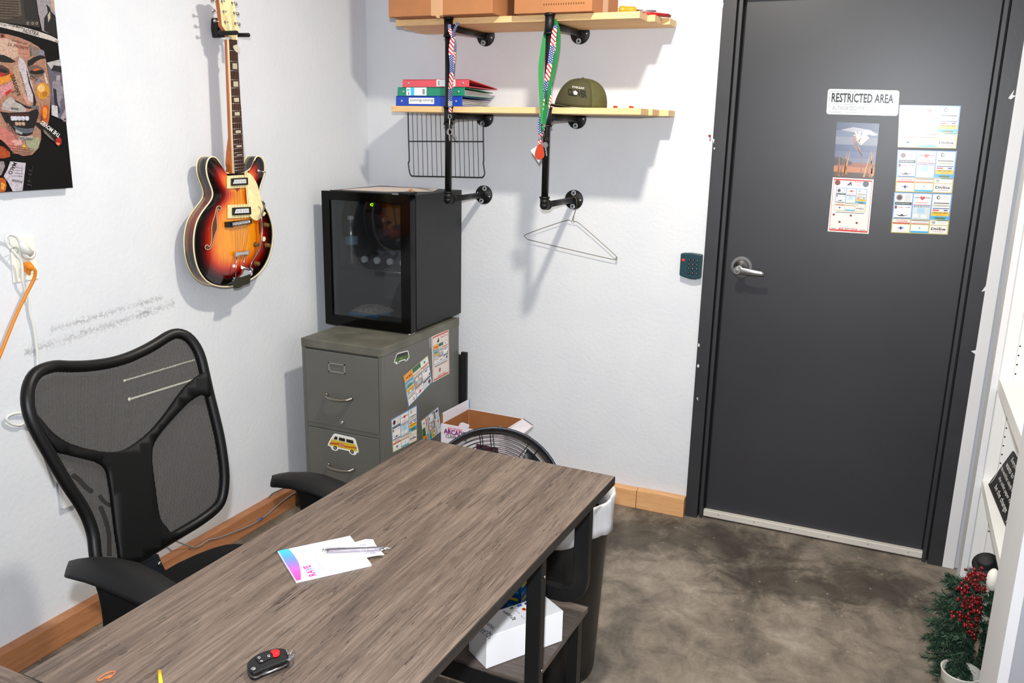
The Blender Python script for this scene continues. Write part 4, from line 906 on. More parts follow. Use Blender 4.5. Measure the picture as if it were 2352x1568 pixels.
pp([(-59, 257), (-59, 1038), (-140, 990), (-230, 860), (-280, 700), (-290, 480), (-250, 330), (-160, 272)], (190, 146, 124)); pp([(-59, 430), (-59, 470), (-150, 478), (-220, 470), (-160, 436)], (20, 16, 18)); pp([(-59, 600), (-59, 780), (-130, 760), (-190, 640)], (224, 160, 160)); pp([(-59, 535), (-59, 580), (-110, 570), (-130, 548)], (22, 16, 18))
pp([(-59, 875), (-59, 960), (-110, 900)], (28, 16, 18)); pp([(-270, 500), (-200, 520), (-210, 700), (-275, 680)], (150, 146, 156)); pp([(-59, 1240), (-59, 1510), (-240, 1490), (-300, 1330), (-170, 1260)], (170, 160, 160))
face = [(-60, 255), (60, 268), (150, 292), (240, 330), (300, 365), (345, 415), (362, 480), (375, 560), (396, 640), (400, 740), (393, 830), (385, 930), (372, 985), (340, 960), (320, 1010), (322, 1090), (300, 1160), (250, 1212), (180, 1220), (100, 1192), (40, 1120), (-60, 1040)]
pp(face, (190, 146, 124)); pp([(-60, 300), (40, 300), (130, 330), (170, 420), (90, 470), (-60, 430)], (218, 186, 168)); pp([(130, 330), (230, 350), (250, 430), (180, 460), (140, 420)], (204, 150, 130)); pp([(230, 345), (300, 380), (345, 430), (290, 440), (240, 440)], (150, 136, 130)); pc(325, 415, 24, 26, (150, 148, 156))
pp([(-60, 262), (40, 272), (44, 300), (-60, 290)], (200, 120, 80))
pw('J.S. FRONTS', 60, 355, 220, 392, 22, (110, 70, 56)); pw(13, 215, 352, 90, 320, -12, (120, 84, 70)); pw('ACTORIES', 236, 350, 250, 440, -12, (80, 64, 60)); pp([(5, 268), (30, 268), (28, 296), (5, 292)], (90, 40, 34))
pp([(215, 478), (262, 448), (310, 432), (345, 436), (360, 458), (320, 462), (285, 480), (248, 512), (215, 525)], (20, 16, 18)); pp([(-60, 425), (30, 430), (90, 458), (125, 482), (90, 492), (30, 488), (-60, 470)], (20, 16, 18))
pp([(215, 520), (250, 508), (300, 512), (345, 540), (350, 580), (310, 606), (250, 602), (222, 570)], (134, 110, 100)); pp([(226, 558), (262, 545), (330, 545), (352, 560), (330, 578), (280, 582), (240, 575)], (18, 14, 16)); pp([(250, 548), (300, 532), (320, 545), (270, 556)], (214, 120, 60))
pp([(-60, 500), (20, 510), (70, 540), (82, 575), (30, 600), (-60, 600)], (96, 72, 66)); pp([(-60, 535), (30, 540), (66, 560), (20, 585), (-60, 580)], (22, 16, 18)); pp([(0, 565), (50, 575), (30, 600), (-10, 600)], (190, 60, 40))
pp([(150, 440), (185, 470), (215, 540), (245, 640), (270, 740), (262, 800), (225, 800), (190, 700), (160, 600), (140, 510)], (214, 204, 206)); pp([(165, 600), (185, 640), (215, 760), (250, 820), (215, 815), (180, 760)], (222, 170, 158))
pp([(95, 515), (140, 510), (185, 640), (200, 730), (160, 745), (120, 650)], (200, 166, 142)); pw("SEASON'S", 108, 580, 165, 742, -26, (60, 48, 46), .02); pw(14, 165, 560, 222, 760, -12, (120, 110, 116)); pw('CITY', 228, 610, 288, 640, 24, (60, 50, 50), .02)
pp([(205, 540), (215, 560), (240, 660), (270, 740), (285, 800), (275, 840), (230, 852), (180, 838), (120, 800), (100, 780), (140, 792), (190, 820), (235, 838), (262, 820), (258, 740), (225, 650)], (34, 22, 24))
pp([(-60, 610), (20, 600), (70, 585), (100, 580), (110, 605), (60, 640), (0, 665), (-60, 680)], (236, 160, 60)); pp([(75, 560), (110, 590), (80, 612)], (226, 110, 40)); pp([(-60, 700), (40, 660), (95, 640), (115, 680), (60, 720), (0, 770), (-60, 790)], (224, 160, 160)); pp([(40, 725), (85, 695), (90, 712), (50, 750)], (206, 48, 44))
pp([(60, 768), (88, 757), (120, 795), (165, 815), (205, 850), (200, 880), (160, 880), (90, 872), (10, 858), (20, 810)], (198, 190, 186)); pw('SENATE', 145, 862, 85, 855, -16, (60, 54, 56), .02); pp([(-60, 800), (20, 810), (10, 870), (-60, 870)], (182, 130, 120)); pw('FINAL', 95, 730, 130, 712, 12, (70, 50, 50))
pc(335, 712, 52, 64, (226, 164, 52)); pc(322, 690, 30, 32, (244, 206, 140)); pc(350, 735, 20, 22, (196, 130, 40))
pp([(300, 600), (345, 640), (300, 640), (262, 660)], (150, 146, 156)); pp([(320, 860), (345, 822), (378, 830), (382, 890), (378, 950), (350, 955), (320, 930)], (214, 108, 36), 1, 2); pp([(335, 850), (365, 845), (368, 900), (345, 930)], (238, 158, 64), 1, 2)
pp([(275, 900), (320, 880), (318, 950), (345, 975)], (170, 120, 100)); pp([(230, 830), (300, 825), (308, 860), (280, 870)], (130, 120, 124))
pp([(0, 872), (70, 882), (150, 878), (220, 876), (290, 850), (306, 878), (290, 940), (268, 1000), (255, 1048), (200, 1068), (140, 1055), (90, 1010), (40, 950)], (28, 16, 18))
pp([(60, 895), (150, 885), (230, 890), (235, 905), (150, 905), (70, 910)], (92, 40, 36))
for i, x in enumerate((84, 108, 136, 166, 198)): pp([(x, 910), (x+27, 912), (x+29, 938), (x+15, 944), (x+2, 938)], (218, 216, 226), 1, 2)
for i, x in enumerate((116, 142, 170)): pp([(x, 955), (x+25, 958), (x+24, 982), (x+5, 980)], (206, 172, 148), 1, 2)
pp([(95, 975), (130, 995), (210, 1008), (262, 1000), (262, 1035), (200, 1045), (140, 1030)], (112, 118, 128)); pp([(120, 1010), (180, 1040), (170, 1052), (125, 1035)], (190, 190, 196))
pp([(60, 960), (120, 1030), (150, 1060), (160, 1100), (100, 1060), (50, 1000)], (176, 134, 118)); pp([(-60, 980), (40, 1000), (110, 1060), (150, 1130), (140, 1180), (90, 1170), (20, 1100), (-60, 1060)], (214, 140, 128)); pp([(150, 1066), (260, 1066), (255, 1100), (155, 1094)], (196, 190, 188)); pw('INTELLIGENCE', 158, 1092, 255, 1098, 20, (50, 44, 46)); pw('SUNDAY', 58, 990, 130, 1066, 20, (96, 60, 54)); pp([(200, 1100), (290, 1070), (315, 1100), (300, 1150), (250, 1190), (210, 1150)], (176, 180, 150)); pc(185, 1148, 14, 16, (240, 190, 90)); pc(208, 1158, 10, 13, (236, 170, 70)); pp([(90, 1100), (160, 1090), (180, 1130), (120, 1140)], (226, 176, 170))
for i in range(4): pw(13, 70+i*8, 1140+i*22, 270-i*10, 1172+i*13, 10, (120, 90, 80))
pp([(250, 952), (320, 962), (480, 1082), (488, 1120), (455, 1146), (425, 1112), (300, 1000)], (30, 28, 32)); pp([(340, 1010), (380, 1050), (430, 1105), (400, 1090), (345, 1040)], (150, 140, 130)); pw('THE MOVIES', 458, 1078, 312, 966, -30, (222, 218, 214), .02); pw('YORK', 400, 1082, 340, 1030, -18, (120, 116, 112)); pp([(440, 1085), (465, 1068), (482, 1100), (476, 1130), (455, 1142), (432, 1118)], (196, 44, 36)); pp([(445, 1112), (470, 1120), (460, 1138), (438, 1125)], (236, 150, 110))
pp([(366, 490), (484, 462), (500, 700), (526, 936), (490, 940), (402, 900), (398, 700)], (122, 114, 128)); pp([(366, 490), (480, 462), (484, 510), (400, 540)], (200, 196, 196)); pp([(400, 550), (490, 570), (488, 520), (420, 510)], (40, 40, 50)); pp([(440, 590), (470, 590), (465, 640), (440, 640)], (186, 180, 186)); pp([(410, 640), (470, 630), (500, 700), (490, 760), (470, 800), (475, 850), (440, 790), (410, 740)], (164, 156, 164)); pp([(415, 690), (440, 700), (450, 800), (470, 880), (450, 890), (425, 800)], (52, 50, 60)); pp([(405, 820), (450, 830), (455, 920), (404, 900)], (214, 212, 216)); pp([(475, 920), (518, 840), (526, 940), (500, 955)], (190, 170, 180)); pw('THESE', 352, 570, 376, 650, -14, (225, 218, 214), .02); pw(4, 495, 955, 525, 930, 16, (30, 26, 30))
pp([(80, 1262), (202, 1275), (176, 1502), (102, 1502), (62, 1425), (28, 1380), (60, 1320)], (214, 206, 214)); pw('MALO', 106, 1268, 64, 1356, 30, (30, 26, 30), .02)
for i in range(4): pw(12, 175, 1320+i*22, 90, 1312+i*22, -9, (120, 112, 120))
pw('JN KICKER', 176, 1432, 92, 1418, -16, (60, 54, 60), .02); pp([(-60, 1262), (30, 1262), (40, 1300), (10, 1370), (-60, 1380)], (170, 160, 160)); pp([(-60, 1400), (20, 1390), (42, 1405), (52, 1450), (44, 1490), (20, 1506), (-60, 1510)], (206, 110, 36)); pp([(10, 1420), (40, 1440), (30, 1490), (5, 1480)], (236, 176, 90)); pp([(-60, 1120), (30, 1150), (78, 1190), (80, 1225), (30, 1240), (-60, 1236)], (192, 92, 34)); pw('CITY', 0, 1120, 60, 1190, 26, (60, 30, 24), .03)
pw('JHL', 205, 1468, 228, 1290, -30, (52, 50, 54), .02)
po = b.build('printed_collage', pal.l, pt, recalc=False)
# keep the print inside the canvas edge: trim anything past it
bm = bmesh.new(); bm.from_mesh(po.data); g = bm.verts[:]+bm.edges[:]+bm.faces[:]; l0 = V(pt.location)
bmesh.ops.bisect_plane(bm, geom=g, plane_co=(0, cnr.y-l0.y, 0), plane_no=(0, 1, 0), clear_outer=True); g = bm.verts[:]+bm.edges[:]+bm.faces[:]
bmesh.ops.bisect_plane(bm, geom=g, plane_co=(0, 0, cnr.z-l0.z), plane_no=(0, 0, -1), clear_outer=True); g = bm.verts[:]+bm.edges[:]+bm.faces[:]
bmesh.ops.bisect_plane(bm, geom=g, plane_co=(0, cnr.y-.56-l0.y, 0), plane_no=(0, -1, 0), clear_outer=True); bm.to_mesh(po.data); bm.free()

# ------------------------------------------------------------------ outlet and cords
L0 = lambda x, y, h=.004: at(x, y, 0, h)
ot = thing('wall_outlet', 'white wall outlet with a white and an orange plug in it', 'outlet', tuple(L0(58, 597, 0)))
F = bil((.001, -1.849, 1.166), (.001, -1.767, 1.167), (.001, -1.767, 1.292), (.001, -1.844, 1.297), N=(1, 0, 0))
b = MB(); slab(b, F, .004); b.build('cover_plate', mat('ivory_plastic', (232, 232, 222), .4), ot, bevel=.0025)
b = MB(); b.box((.004, -1.832, 1.185), (.007, -1.784, 1.277)); b.build('receptacle', mat('ivory_plastic_b', (226, 226, 214), .4), ot, bevel=.003)
CW = mat('white_cord', (226, 226, 222), .5); CO = mat('orange_cord', (226, 146, 30), .45)
wc = thing('power_cord', 'white power cord looped at the outlet and running down behind the chair', 'cord', tuple(L0(60, 580)))
b = MB(); p = L0(63, 582, .012); b.lathe([(.017, 0), (.0175, .008), (.016, .018), (.012, .021)], V((.008, p.y, p.z)), (1, 0, 0), 24); b.tube([V((.02, p.y, p.z)), L0(52, 566, .025), L0(46, 556, .026)], [.014, .010, .006], 12); b.build('plug', CW, wc)
b = MB(); b.tube(smooth([L0(48, 562, .026), L0(40, 547, .028), L0(31, 540, .03), L0(22, 538, .03), L0(14.5, 543, .03), L0(13, 553, .03), L0(18, 564, .028), L0(28, 575, .03), L0(40, 588, .03), L0(48, 600, .028), L0(51, 620, .026), L0(52, 645, .022), L0(57, 668, .014), L0(66, 690, .01), L0(69, 720, .008), L0(77, 750, .008), L0(83, 790, .008), L0(86, 830, .008), L0(80, 870, .008), L0(60, 910, .008), L0(66, 935, .01), L0(60, 948, .012), L0(38, 948, .012), L0(20, 954, .012), L0(15, 963, .012), L0(27, 973, .012), L0(45, 976, .012), L0(62, 971, .012), L0(90, 990, .01), L0(110, 1050, .008), L0(130, 1110, .008)], 5, False), .0042, 10); b.build('cable', CW, wc)
b = MB(); b.tube([L0(33+9*math.cos(a), 574+6*math.sin(a), .03+.006*math.sin(2*a)) for a in [2*PI*i/12 for i in range(12)]], .0012, 5, True); b.build('wire_tie', M_ZINC, wc)
oc = thing('extension_cord', 'orange extension cord plugged into the lower socket of the outlet', 'cord', tuple(L0(66, 615)))
b = MB(); p = L0(60, 612, .012); b.box((.007, p.y-.012, p.z-.012), (.024, p.y+.010, p.z+.012)); b.tube([L0(62, 608, .02), L0(70, 614, .032), L0(76, 618, .036)], [.013, .011, .007], 10); b.tube([L0(64, 620, .02), L0(68, 632, .024)], [.009, .003], 8); b.build('plug', CO, oc, bevel=.003)
b = MB(); b.tube(smooth([L0(73, 615, .034), L0(79, 618, .038), L0(81, 626, .036), L0(77, 642, .03), L0(62, 672, .022), L0(45, 706, .018), L0(28, 745, .016), L0(10, 790, .016), L0(-14, 850, .016), L0(-60, 960, .02), V((.03, -2.30, .42)), V((.05, -2.36, .12)), V((.09, -2.40, .012)), V((.10, -2.75, .008))], 5, False), .0046, 10); b.build('cable', CO, oc)
cc = MB(); a, c_ = L0(172, 1153, 0), L0(140, 1060, 0); cc.box((0, a.y-.055, a.z), (.018, a.y, a.z+.12))
tag(cc.build('outlet_cover', M_TRIM, bevel=.004), 'white low wall cover half hidden behind the chair back', 'outlet cover')
g = thing('grey_cable', 'thin grey cable with blue tape lying along the left baseboard', 'cable', tuple(L0(550, 1215, .05)))
gpz = smooth([L0(380, 1232, .02), L0(411, 1245, .03), L0(437, 1254.5, .046), L0(449, 1256, .046), L0(462, 1251, .046), L0(478, 1240, .046), L0(503, 1234, .046), L0(540.5, 1220, .046), L0(572, 1207, .046), L0(597, 1193, .046), L0(616, 1179, .046), L0(641, 1157, .046), L0(666, 1138, .046), L0(695, 1119, .046), L0(720, 1100, .05)], 4, False)
b = MB(); b.tube(gpz, .0026, 8); b.build('cable', mat('grey_cable', (150, 150, 152), .5), g)
b = MB(); b.tube([L0(592, 1195.5, .046), L0(603, 1189.5, .046)], .0036, 8); b.build('blue_tape', C((70, 120, 190)), g)
b = MB(); b.tube(smooth([L0(618, 1142, .012), L0(626, 1133, .012), L0(650, 1122, .012), L0(668, 1112, .012), L0(690, 1092, .01)], 4, False), .0022, 8); tag(b.build('thin_wire', mat('dark_grey_wire', (96, 96, 98), .5)), 'short dark grey wire on the baseboard beside the filing cabinet', 'wire')
# ------------------------------------------------------------------ filing cabinet
CX0, CX1, CYF, CYB, CH = .1385, .523, -.729, -.075, .7806
fc = thing('filing_cabinet', 'grey metal two drawer filing cabinet in the corner under the fridge', 'filing cabinet', ((CX0+CX1)/2, (CYF+CYB)/2, 0))
M_CAB = mat('grey_enamel', (112, 112, 107), .38, bump=.05, bscale=200, var=.04, vscale=8)
M_CABTOP = mat('dusty_grey_enamel', (112, 110, 100), .5, var=.30, vscale=9)
b = MB(); b.box((CX0, CYF+.018, .012), (CX1, CYB, CH-.03)); b.build('carcass', M_CAB, fc, bevel=.003)
b = MB(); b.box((CX0-.002, CYF-.001, CH-.035), (CX1+.002, CYB, CH)); b.build('top_panel', M_CABTOP, fc, bevel=.003)
b = MB(); b.box((CX0, CYF, .012), (CX0+.016, CYF+.02, CH-.035)); b.box((CX1-.016, CYF, .012), (CX1, CYF+.02, CH-.035)); b.box((CX0+.016, CYF, .405), (CX1-.016, CYF+.018, .423)); b.build('front_frame', M_CAB, fc, bevel=.0015)
for z0, z1, hz in ((.424, .738, .550), (.05, .403, .245)):
    b = MB(); b.box((CX0+.017, CYF-.003, z0), (CX1-.017, CYF+.016, z1)); dr = b.build('drawer', M_CAB, fc, bevel=.002)
    xm = (CX0+CX1)/2-.012; b = MB()
    b.tube(smooth([(xm-.060, CYF-.003, hz+.006), (xm-.058, CYF-.014, hz+.005), (xm-.040, CYF-.026, hz+.002), (xm, CYF-.030, hz), (xm+.040, CYF-.026, hz+.002), (xm+.058, CYF-.014, hz+.005), (xm+.060, CYF-.003, hz+.006)], 4, False), .0066, 10)
    for s in (-1, 1): b.lathe([(.009, 0), (.009, .006), (.006, .012)], (xm+s*.060, CYF-.003, hz+.006), (0, -1, 0), 12)
    b.build('handle', mat('drawer_pull', (165, 160, 150), .28, metal=.9), dr)
    if z0 > .3:
        b = MB(); zc = z1-.062; w2, h2 = .040, .019; x0, x1 = xm-.006-w2, xm-.006+w2
        for a in ((x0, zc-h2, x1, zc-h2+.004), (x0, zc+h2-.004, x1, zc+h2), (x0, zc-h2, x0+.005, zc+h2), (x1-.005, zc-h2, x1, zc+h2)): b.box((a[0], CYF-.006, a[1]), (a[2], CYF-.003, a[3]))
        b.build('label_holder', mat('label_holder', (156, 156, 150), .35, metal=.2), dr)
b = MB(); b.lathe([(.008, 0), (.008, .004), (.006, .007)], (.332, CYF-.003, .448), (0, -1, 0), 16); b.build('lock', M_CHROME, fc)
SXX = CX1+.0025
sideF = lambda pxs: bil(*[at(a, c_, 0, CX1+.0002) for a, c_ in pxs], N=(1, 0, 0))
G2 = 'advert magnets on the side of the filing cabinet'
# bus stickers
def van(F, cols, name, label, parent=None):
    s = MB(); pal = Pal(); H = lambda k: .0004+k*.00035
    shp = [(0, .14), (.0, .30), (.04, .62), (.10, .92), (.16, 1.0), (.5, 1.0), (.88, 1.0), (.95, .92), (.98, .6), (1, .3), (.99, .12), (.93, .10), (.90, -.04), (.84, -.1), (.77, -.1), (.71, -.04), (.68, .08), (.36, .08), (.33, -.04), (.27, -.1), (.20, -.1), (.14, -.04), (.11, .08)]
    s.poly([F(.5+(u-.5)*1.06, .45+(v-.45)*1.1, .0006) for u, v in shp], pal((242, 242, 240)))
    s.poly([F(u, v, H(1)) for u, v in [(.02, .14), (.02, .30), (.05, .60), (.95, .60), (.98, .3), (.98, .14)]], pal(cols[0]))
    s.poly([F(u, v, H(1.2)) for u, v in [(.05, .60), (.11, .90), (.17, .96), (.88, .96), (.93, .88), (.955, .60)]], pal(cols[1]))
    s.poly([F(u, v, H(2)) for u, v in [(.02, .36), (.35, .46), (.6, .36), (.98, .44), (.98, .34), (.6, .26), (.35, .32), (.02, .22)]], pal(cols[2]))
    ring(s, F, .45, .36, .10, .13, H(3), pal(cols[3]), 12)
    for u0, u1 in ((.10, .26), (.32, .56), (.61, .88)): s.poly([F(u0+(.03 if u0 < .2 else 0), .64, H(3)), F(u1, .64, H(3)), F(u1, .86, H(3)), F(u0+(.06 if u0 < .2 else 0), .86, H(3))], pal((38, 36, 36)))
    for u in (.235, .805):
        ring(s, F, u, .06, .062, .13, H(4), pal((32, 30, 30)), 14); ring(s, F, u, .06, .03, .065, H(5), pal((176, 172, 160)), 12)
    return tag(s.build(name, pal.l, recalc=False), label, 'sticker')
F0 = lambda pxs, y: bil(*[at(a, c_, 1, y) for a, c_ in pxs], N=(0, -1, 0))
van(F0([(754, 1026), (823, 1042), (818, 1008), (762, 995)], CYF-.0034), [(214, 190, 60), (232, 228, 216), (206, 98, 48), (214, 140, 120)], 'bus_sticker', 'painted yellow and orange bus sticker on the lower drawer of the cabinet')
van(sideF([(905, 835), (939, 824), (938, 805), (909, 813)]), [(70, 98, 50), (52, 60, 52), (104, 128, 60), (120, 150, 70)], 'bus_sticker', 'small dark green bus sticker on the side of the cabinet')
o = magnet(sideF([(902, 1039), (957, 1011), (957, 930), (898, 964)])); tag(o, 'upright advert magnet lowest on the cabinet side, next to the desk edge', 'magnet', G2)
# rotated ones
o = magnet(bil(*[at(a, c_, 0, CX1+.0004) for a, c_ in [(982, 816), (926, 864), (938, 935), (992, 877)]], N=(1, 0, 0)), swap=True); tag(o, 'advert magnet stuck askew with its yellow corner up on the cabinet side', 'magnet', G2)
o = magnet(bil(*[at(a, c_, 0, CX1+.0004) for a, c_ in [(967, 967), (973, 1022), (1014, 990), (1006, 934)]], N=(1, 0, 0)), swap=True); tag(o, 'advert magnet turned sideways near the open game box on the cabinet side', 'magnet', G2)
F = sideF([(994, 878), (1032, 857), (1030, 755), (991, 773)]); pal = Pal(); s = MB(); slab(s, F, .0008, pal((226, 216, 210)))
frame_line(s, F, .04, .02, .96, .98, .02, .02, .0012, .012, pal((205, 110, 100))); adverts(s, pal, lambda u, v, h: F(.92-u*.84, .78-v*.42, h), .001, True)
ftext(s, F, 'Thank You', .5, .88, .92, .92, .0014, pal((205, 40, 38))); s.poly([F(u, v, .0014) for u, v in [(.28, .82), (.40, .92), (.42, .82)]], pal((40, 40, 40))); rect(s, F, .12, .31, .88, .325, .0014, pal((90, 90, 90)))
ftext(s, F, '605.337.2525', .3, .06, .75, .10, .0014, pal((205, 60, 50))); ring(s, F, .42, .2, .06, .05, .0014, pal((170, 120, 110)), 10)
tag(s.build('calendar_card', pal.l, recalc=False), 'tall cream calendar magnet with a pink border on the cabinet side', 'calendar', None)
F = sideF([(986, 800), (992, 797), (991, 770), (984, 773)]); s = MB(); slab(s, F, .0006); tag(s.build('barcode_sticker', mat('grey_sticker', (150, 148, 146), .5)), 'small grey sticker strip left of the cream calendar magnet on the cabinet', 'sticker')

# ------------------------------------------------------------------ fridge
FX0, FX1, FYF, FYB, FZ = .0741, .5063, -.4747, -.0242, .7806
FH = .575; z0, z1 = FZ+.012, FZ+FH
fr_ = thing('mini_fridge', 'black glass door mini fridge standing on the filing cabinet', 'fridge', ((FX0+FX1)/2, (FYF+FYB)/2, FZ))
M_FR = mat('black_textured_steel', (22, 22, 23), .42, bump=.9, bscale=420); M_FRD = mat('black_gloss_door', (6, 6, 7), .14, spec=.2); M_FRI = mat('grey_liner', (96, 98, 100), .5)
yb0 = FYF+.048; wl = .028
b = MB(); b.box((FX0+.002, yb0, z0), (FX0+wl, FYB, z1)); b.box((FX1-wl, yb0, z0), (FX1-.0, FYB, z1)); b.box((FX0+wl, yb0, z1-wl), (FX1-wl, FYB, z1)); b.box((FX0+wl, yb0, z0), (FX1-wl, FYB, z0+wl)); b.box((FX0+wl, FYB-.02, z0+wl), (FX1-wl, FYB, z1-wl)); b.build('cabinet_shell', M_FR, fr_)
b = MB(); a0, a1, c0, c1 = FX0+wl, FX1-wl, z0+wl, z1-wl
b.box((a0, yb0+.002, c0), (a0+.003, FYB-.02, c1)); b.box((a1-.003, yb0+.002, c0), (a1, FYB-.02, c1)); b.box((a0, yb0+.002, c1-.003), (a1, FYB-.02, c1)); b.box((a0, yb0+.002, c0), (a1, FYB-.02, c0+.003)); b.box((a0, FYB-.024, c0), (a1, FYB-.02, c1)); b.build('inner_liner', M_FRI, fr_)
dm = .038
b = MB(); b.box((FX0, FYF, z0-.006), (FX0+dm, FYF+.040, z1+.002)); b.box((FX1-dm-.008, FYF, z0-.006), (FX1, FYF+.040, z1+.002)); b.box((FX0+dm, FYF, z1-dm+.004), (FX1-dm-.008, FYF+.04, z1+.002)); b.box((FX0+dm, FYF, z0-.006), (FX1-dm-.008, FYF+.04, z0+dm-.006)); fd = b.build('door', M_FRD, fr_)
b = MB(); b.box((FX0+.006, FYF+.040, z0), (FX1-.006, FYF+.048, z0+.02)); b.box((FX0+.006, FYF+.040, z1-.02), (FX1-.006, FYF+.048, z1)); b.box((FX0+.006, FYF+.04, z0), (FX0+.02, FYF+.048, z1)); b.box((FX1-.02, FYF+.04, z0), (FX1-.006, FYF+.048, z1)); b.build('door_gasket', M_BLACK, fd)
gm = bpy.data.materials.new('tinted_glass'); gm.use_nodes = True; nd = gm.node_tree.nodes; L = gm.node_tree.links; nd.clear()
go = nd.new('ShaderNodeOutputMaterial'); gx = nd.new('ShaderNodeMixShader'); gt_ = nd.new('ShaderNodeBsdfTransparent'); gt_.inputs[0].default_value = (.72, .74, .75, 1); gg = nd.new('ShaderNodeBsdfGlossy'); gg.inputs['Roughness'].default_value = .01; gg.inputs[0].default_value = (1, 1, 1, 1)
fz = nd.new('ShaderNodeFresnel'); fz.inputs[0].default_value = 1.33; fa = nd.new('ShaderNodeMath'); fa.operation = 'ADD'; fa.inputs[1].default_value = .01; L.new(fz.outputs[0], fa.inputs[0]); L.new(fa.outputs[0], gx.inputs[0]); L.new(gt_.outputs[0], gx.inputs[1]); L.new(gg.outputs[0], gx.inputs[2]); L.new(gx.outputs[0], go.inputs[0])
b = MB(); b.box((FX0+dm-.003, FYF+.006, z0+dm-.010), (FX1-dm-.005, FYF+.010, z1-dm+.008)); b.build('glass_pane', gm, fd)
b = MB(); b.box((FX0+dm+.004, FYF+.012, z0+dm-.004), (FX0+dm+.012, FYF+.03, z1-dm)); b.build('glass_spacer', mat('spacer_grey', (120, 122, 126), .4, metal=.4), fd)
b = MB(); b.box((FX1-.062, FYF+.012, z1+.002), (FX1-.010, FYF+.075, z1+.012)); b.build('hinge_cover', M_BLACK, fr_, bevel=.002)
b = MB(); b.box((FX0+.03, FYF+.02, z1+.002), (FX1-.1, FYF+.026, z1+.0045)); b.build('door_top_trim', M_BLACK, fd)
b = MB(); b.tube([(FX1-.004, FYF+.044, z0-.005), (FX1+.001, FYF+.02, z0-.010), (FX1-.012, FYF-.003, z0-.010)], .0025, 6); b.build('bottom_hinge', M_CHROME, fr_)
for x in (FX0+.04, FX1-.04):
    for y in (FYF+.085, FYB-.04): b = MB(); b.cyl((x, y, FZ), (x, y, FZ+.014), .014, seg=14); b.build('foot', M_BLACK, fr_)
p42 = at(849, 473, 1, yb0-.001); b = MB(); b.box((p42.x-.02, yb0, c1-.045), (p42.x+.05, yb0+.012, c1)); b.build('display_housing', M_BLACK, fr_)
b = MB(); b.text('42', lambda u, v: V((p42.x+.016*u+.003*v, yb0-.0008, p42.z+.013*v)), 0, .01); b.build('temperature_digits', mat('green_digits', (170, 255, 20), .4, emit=3.5), fr_)
zs_ = FZ+.245
b = MB(); b.tube([(a0+.005, yb0+.02, zs_), (a1-.005, yb0+.02, zs_)], .002, 6); b.tube([(a0+.005, FYB-.03, zs_), (a1-.005, FYB-.03, zs_)], .002, 6)
for i in range(17): x = a0+.012+i*(a1-a0-.024)/16; b.tube([(x, yb0+.02, zs_), (x, FYB-.03, zs_)], .0013, 5)
b.build('wire_shelf', M_STEEL, fr_)
M_PET = bpy.data.materials.new('clear_bottle_plastic'); M_PET.use_nodes = True; nd = M_PET.node_tree.nodes; L = M_PET.node_tree.links; nd.clear()
go = nd.new('ShaderNodeOutputMaterial'); gx = nd.new('ShaderNodeMixShader'); gt_ = nd.new('ShaderNodeBsdfTransparent'); gt_.inputs[0].default_value = (.88, .9, .92, 1); gg = nd.new('ShaderNodeBsdfGlossy'); gg.inputs['Roughness'].default_value = .24; gg.inputs[0].default_value = (1, 1, 1, 1); lw = nd.new('ShaderNodeLayerWeight'); lw.inputs[0].default_value = .45
fa = nd.new('ShaderNodeMath'); fa.operation = 'MULTIPLY_ADD'; fa.inputs[1].default_value = .85; fa.inputs[2].default_value = .14; L.new(lw.outputs['Facing'], fa.inputs[0]); L.new(fa.outputs[0], gx.inputs[0]); L.new(gt_.outputs[0], gx.inputs[1]); L.new(gg.outputs[0], gx.inputs[2]); L.new(gx.outputs[0], go.inputs[0])
CAPM = mat('white_bottle_cap', (205, 208, 210), .4)
def bottle(label, O, ax, group, L_=.20, R_=.031, empty=False, labelband=True):
    O = V(O); ax = V(ax).normalized(); t = thing('water_bottle', label, 'bottle', tuple(O), group); k = L_/.2
    prof = [(.012, 0), (R_*.92, .002), (R_, .010)]
    for i in range(7): prof += [(R_*.93, (.020+i*.013)*k), (R_, (.0265+i*.013)*k)]
    prof += [(R_, .125*k), (R_*.9, .142*k), (R_*.6, .165*k), (.013, .180*k), (.0125, .186*k)]
    MB().lathe(prof, O, ax, 24).build('bottle_body', M_PET, t)
    MB().lathe([(.0145, .183*k), (.0148, .186*k), (.0148, .198*k), (.013, .200*k)], O, ax, 20).build('bottle_cap', CAPM, t)
    if labelband:
        MB().lathe([(R_+.0006, .083*k), (R_+.0006, .118*k)], O, ax, 24, caps=False).build('bottle_label', mat('silver_label', (170, 190, 205), .3, metal=.3), t)
    return t
p = at(808, 607, 1, -.33); bottle('clear water bottle standing upright in the fridge, left of the lying ones', (p.x, -.33, zs_+.003), (0, 0, 1), None, .215, .030)
bx = [(834, 594), (864, 598), (888, 600), (920, 606)]
names_ = ['leftmost lying bottle in the fridge, next to the standing bottle', 'second lying bottle in the fridge counting from the standing bottle', 'third lying bottle in the fridge, its cap beside the fourth cap', 'rightmost lying bottle in the fridge, against the right wall']
for i, ((px, py), nm) in enumerate(zip(bx, names_)):
    x = (.207, .272, .337, .402)[i]
    bottle('clear water '+nm, (x+.012, -.17, zs_+.036), (-.06, -1, 0), 'water bottles lying on the fridge shelf', .2)
t = thing('snack_packet', 'silvery snack packet with a blue edge on the fridge floor', 'packet', (.25, -.33, c0+.003))
b = MB(); rnd = random.Random(7); Nn = 12; vs = []; fs = []
for j in range(Nn+1):
    for i in range(Nn+1):
        u, v = i/Nn, j/Nn; e_ = max(0, 16*u*(1-u)*v*(1-v)); vs.append(V((.155+.135*u+.03*v, -.40+.12*v-.02*u, c0+.012+.026*e_**.35+rnd.uniform(-.004, .004)*(e_ > .1))))
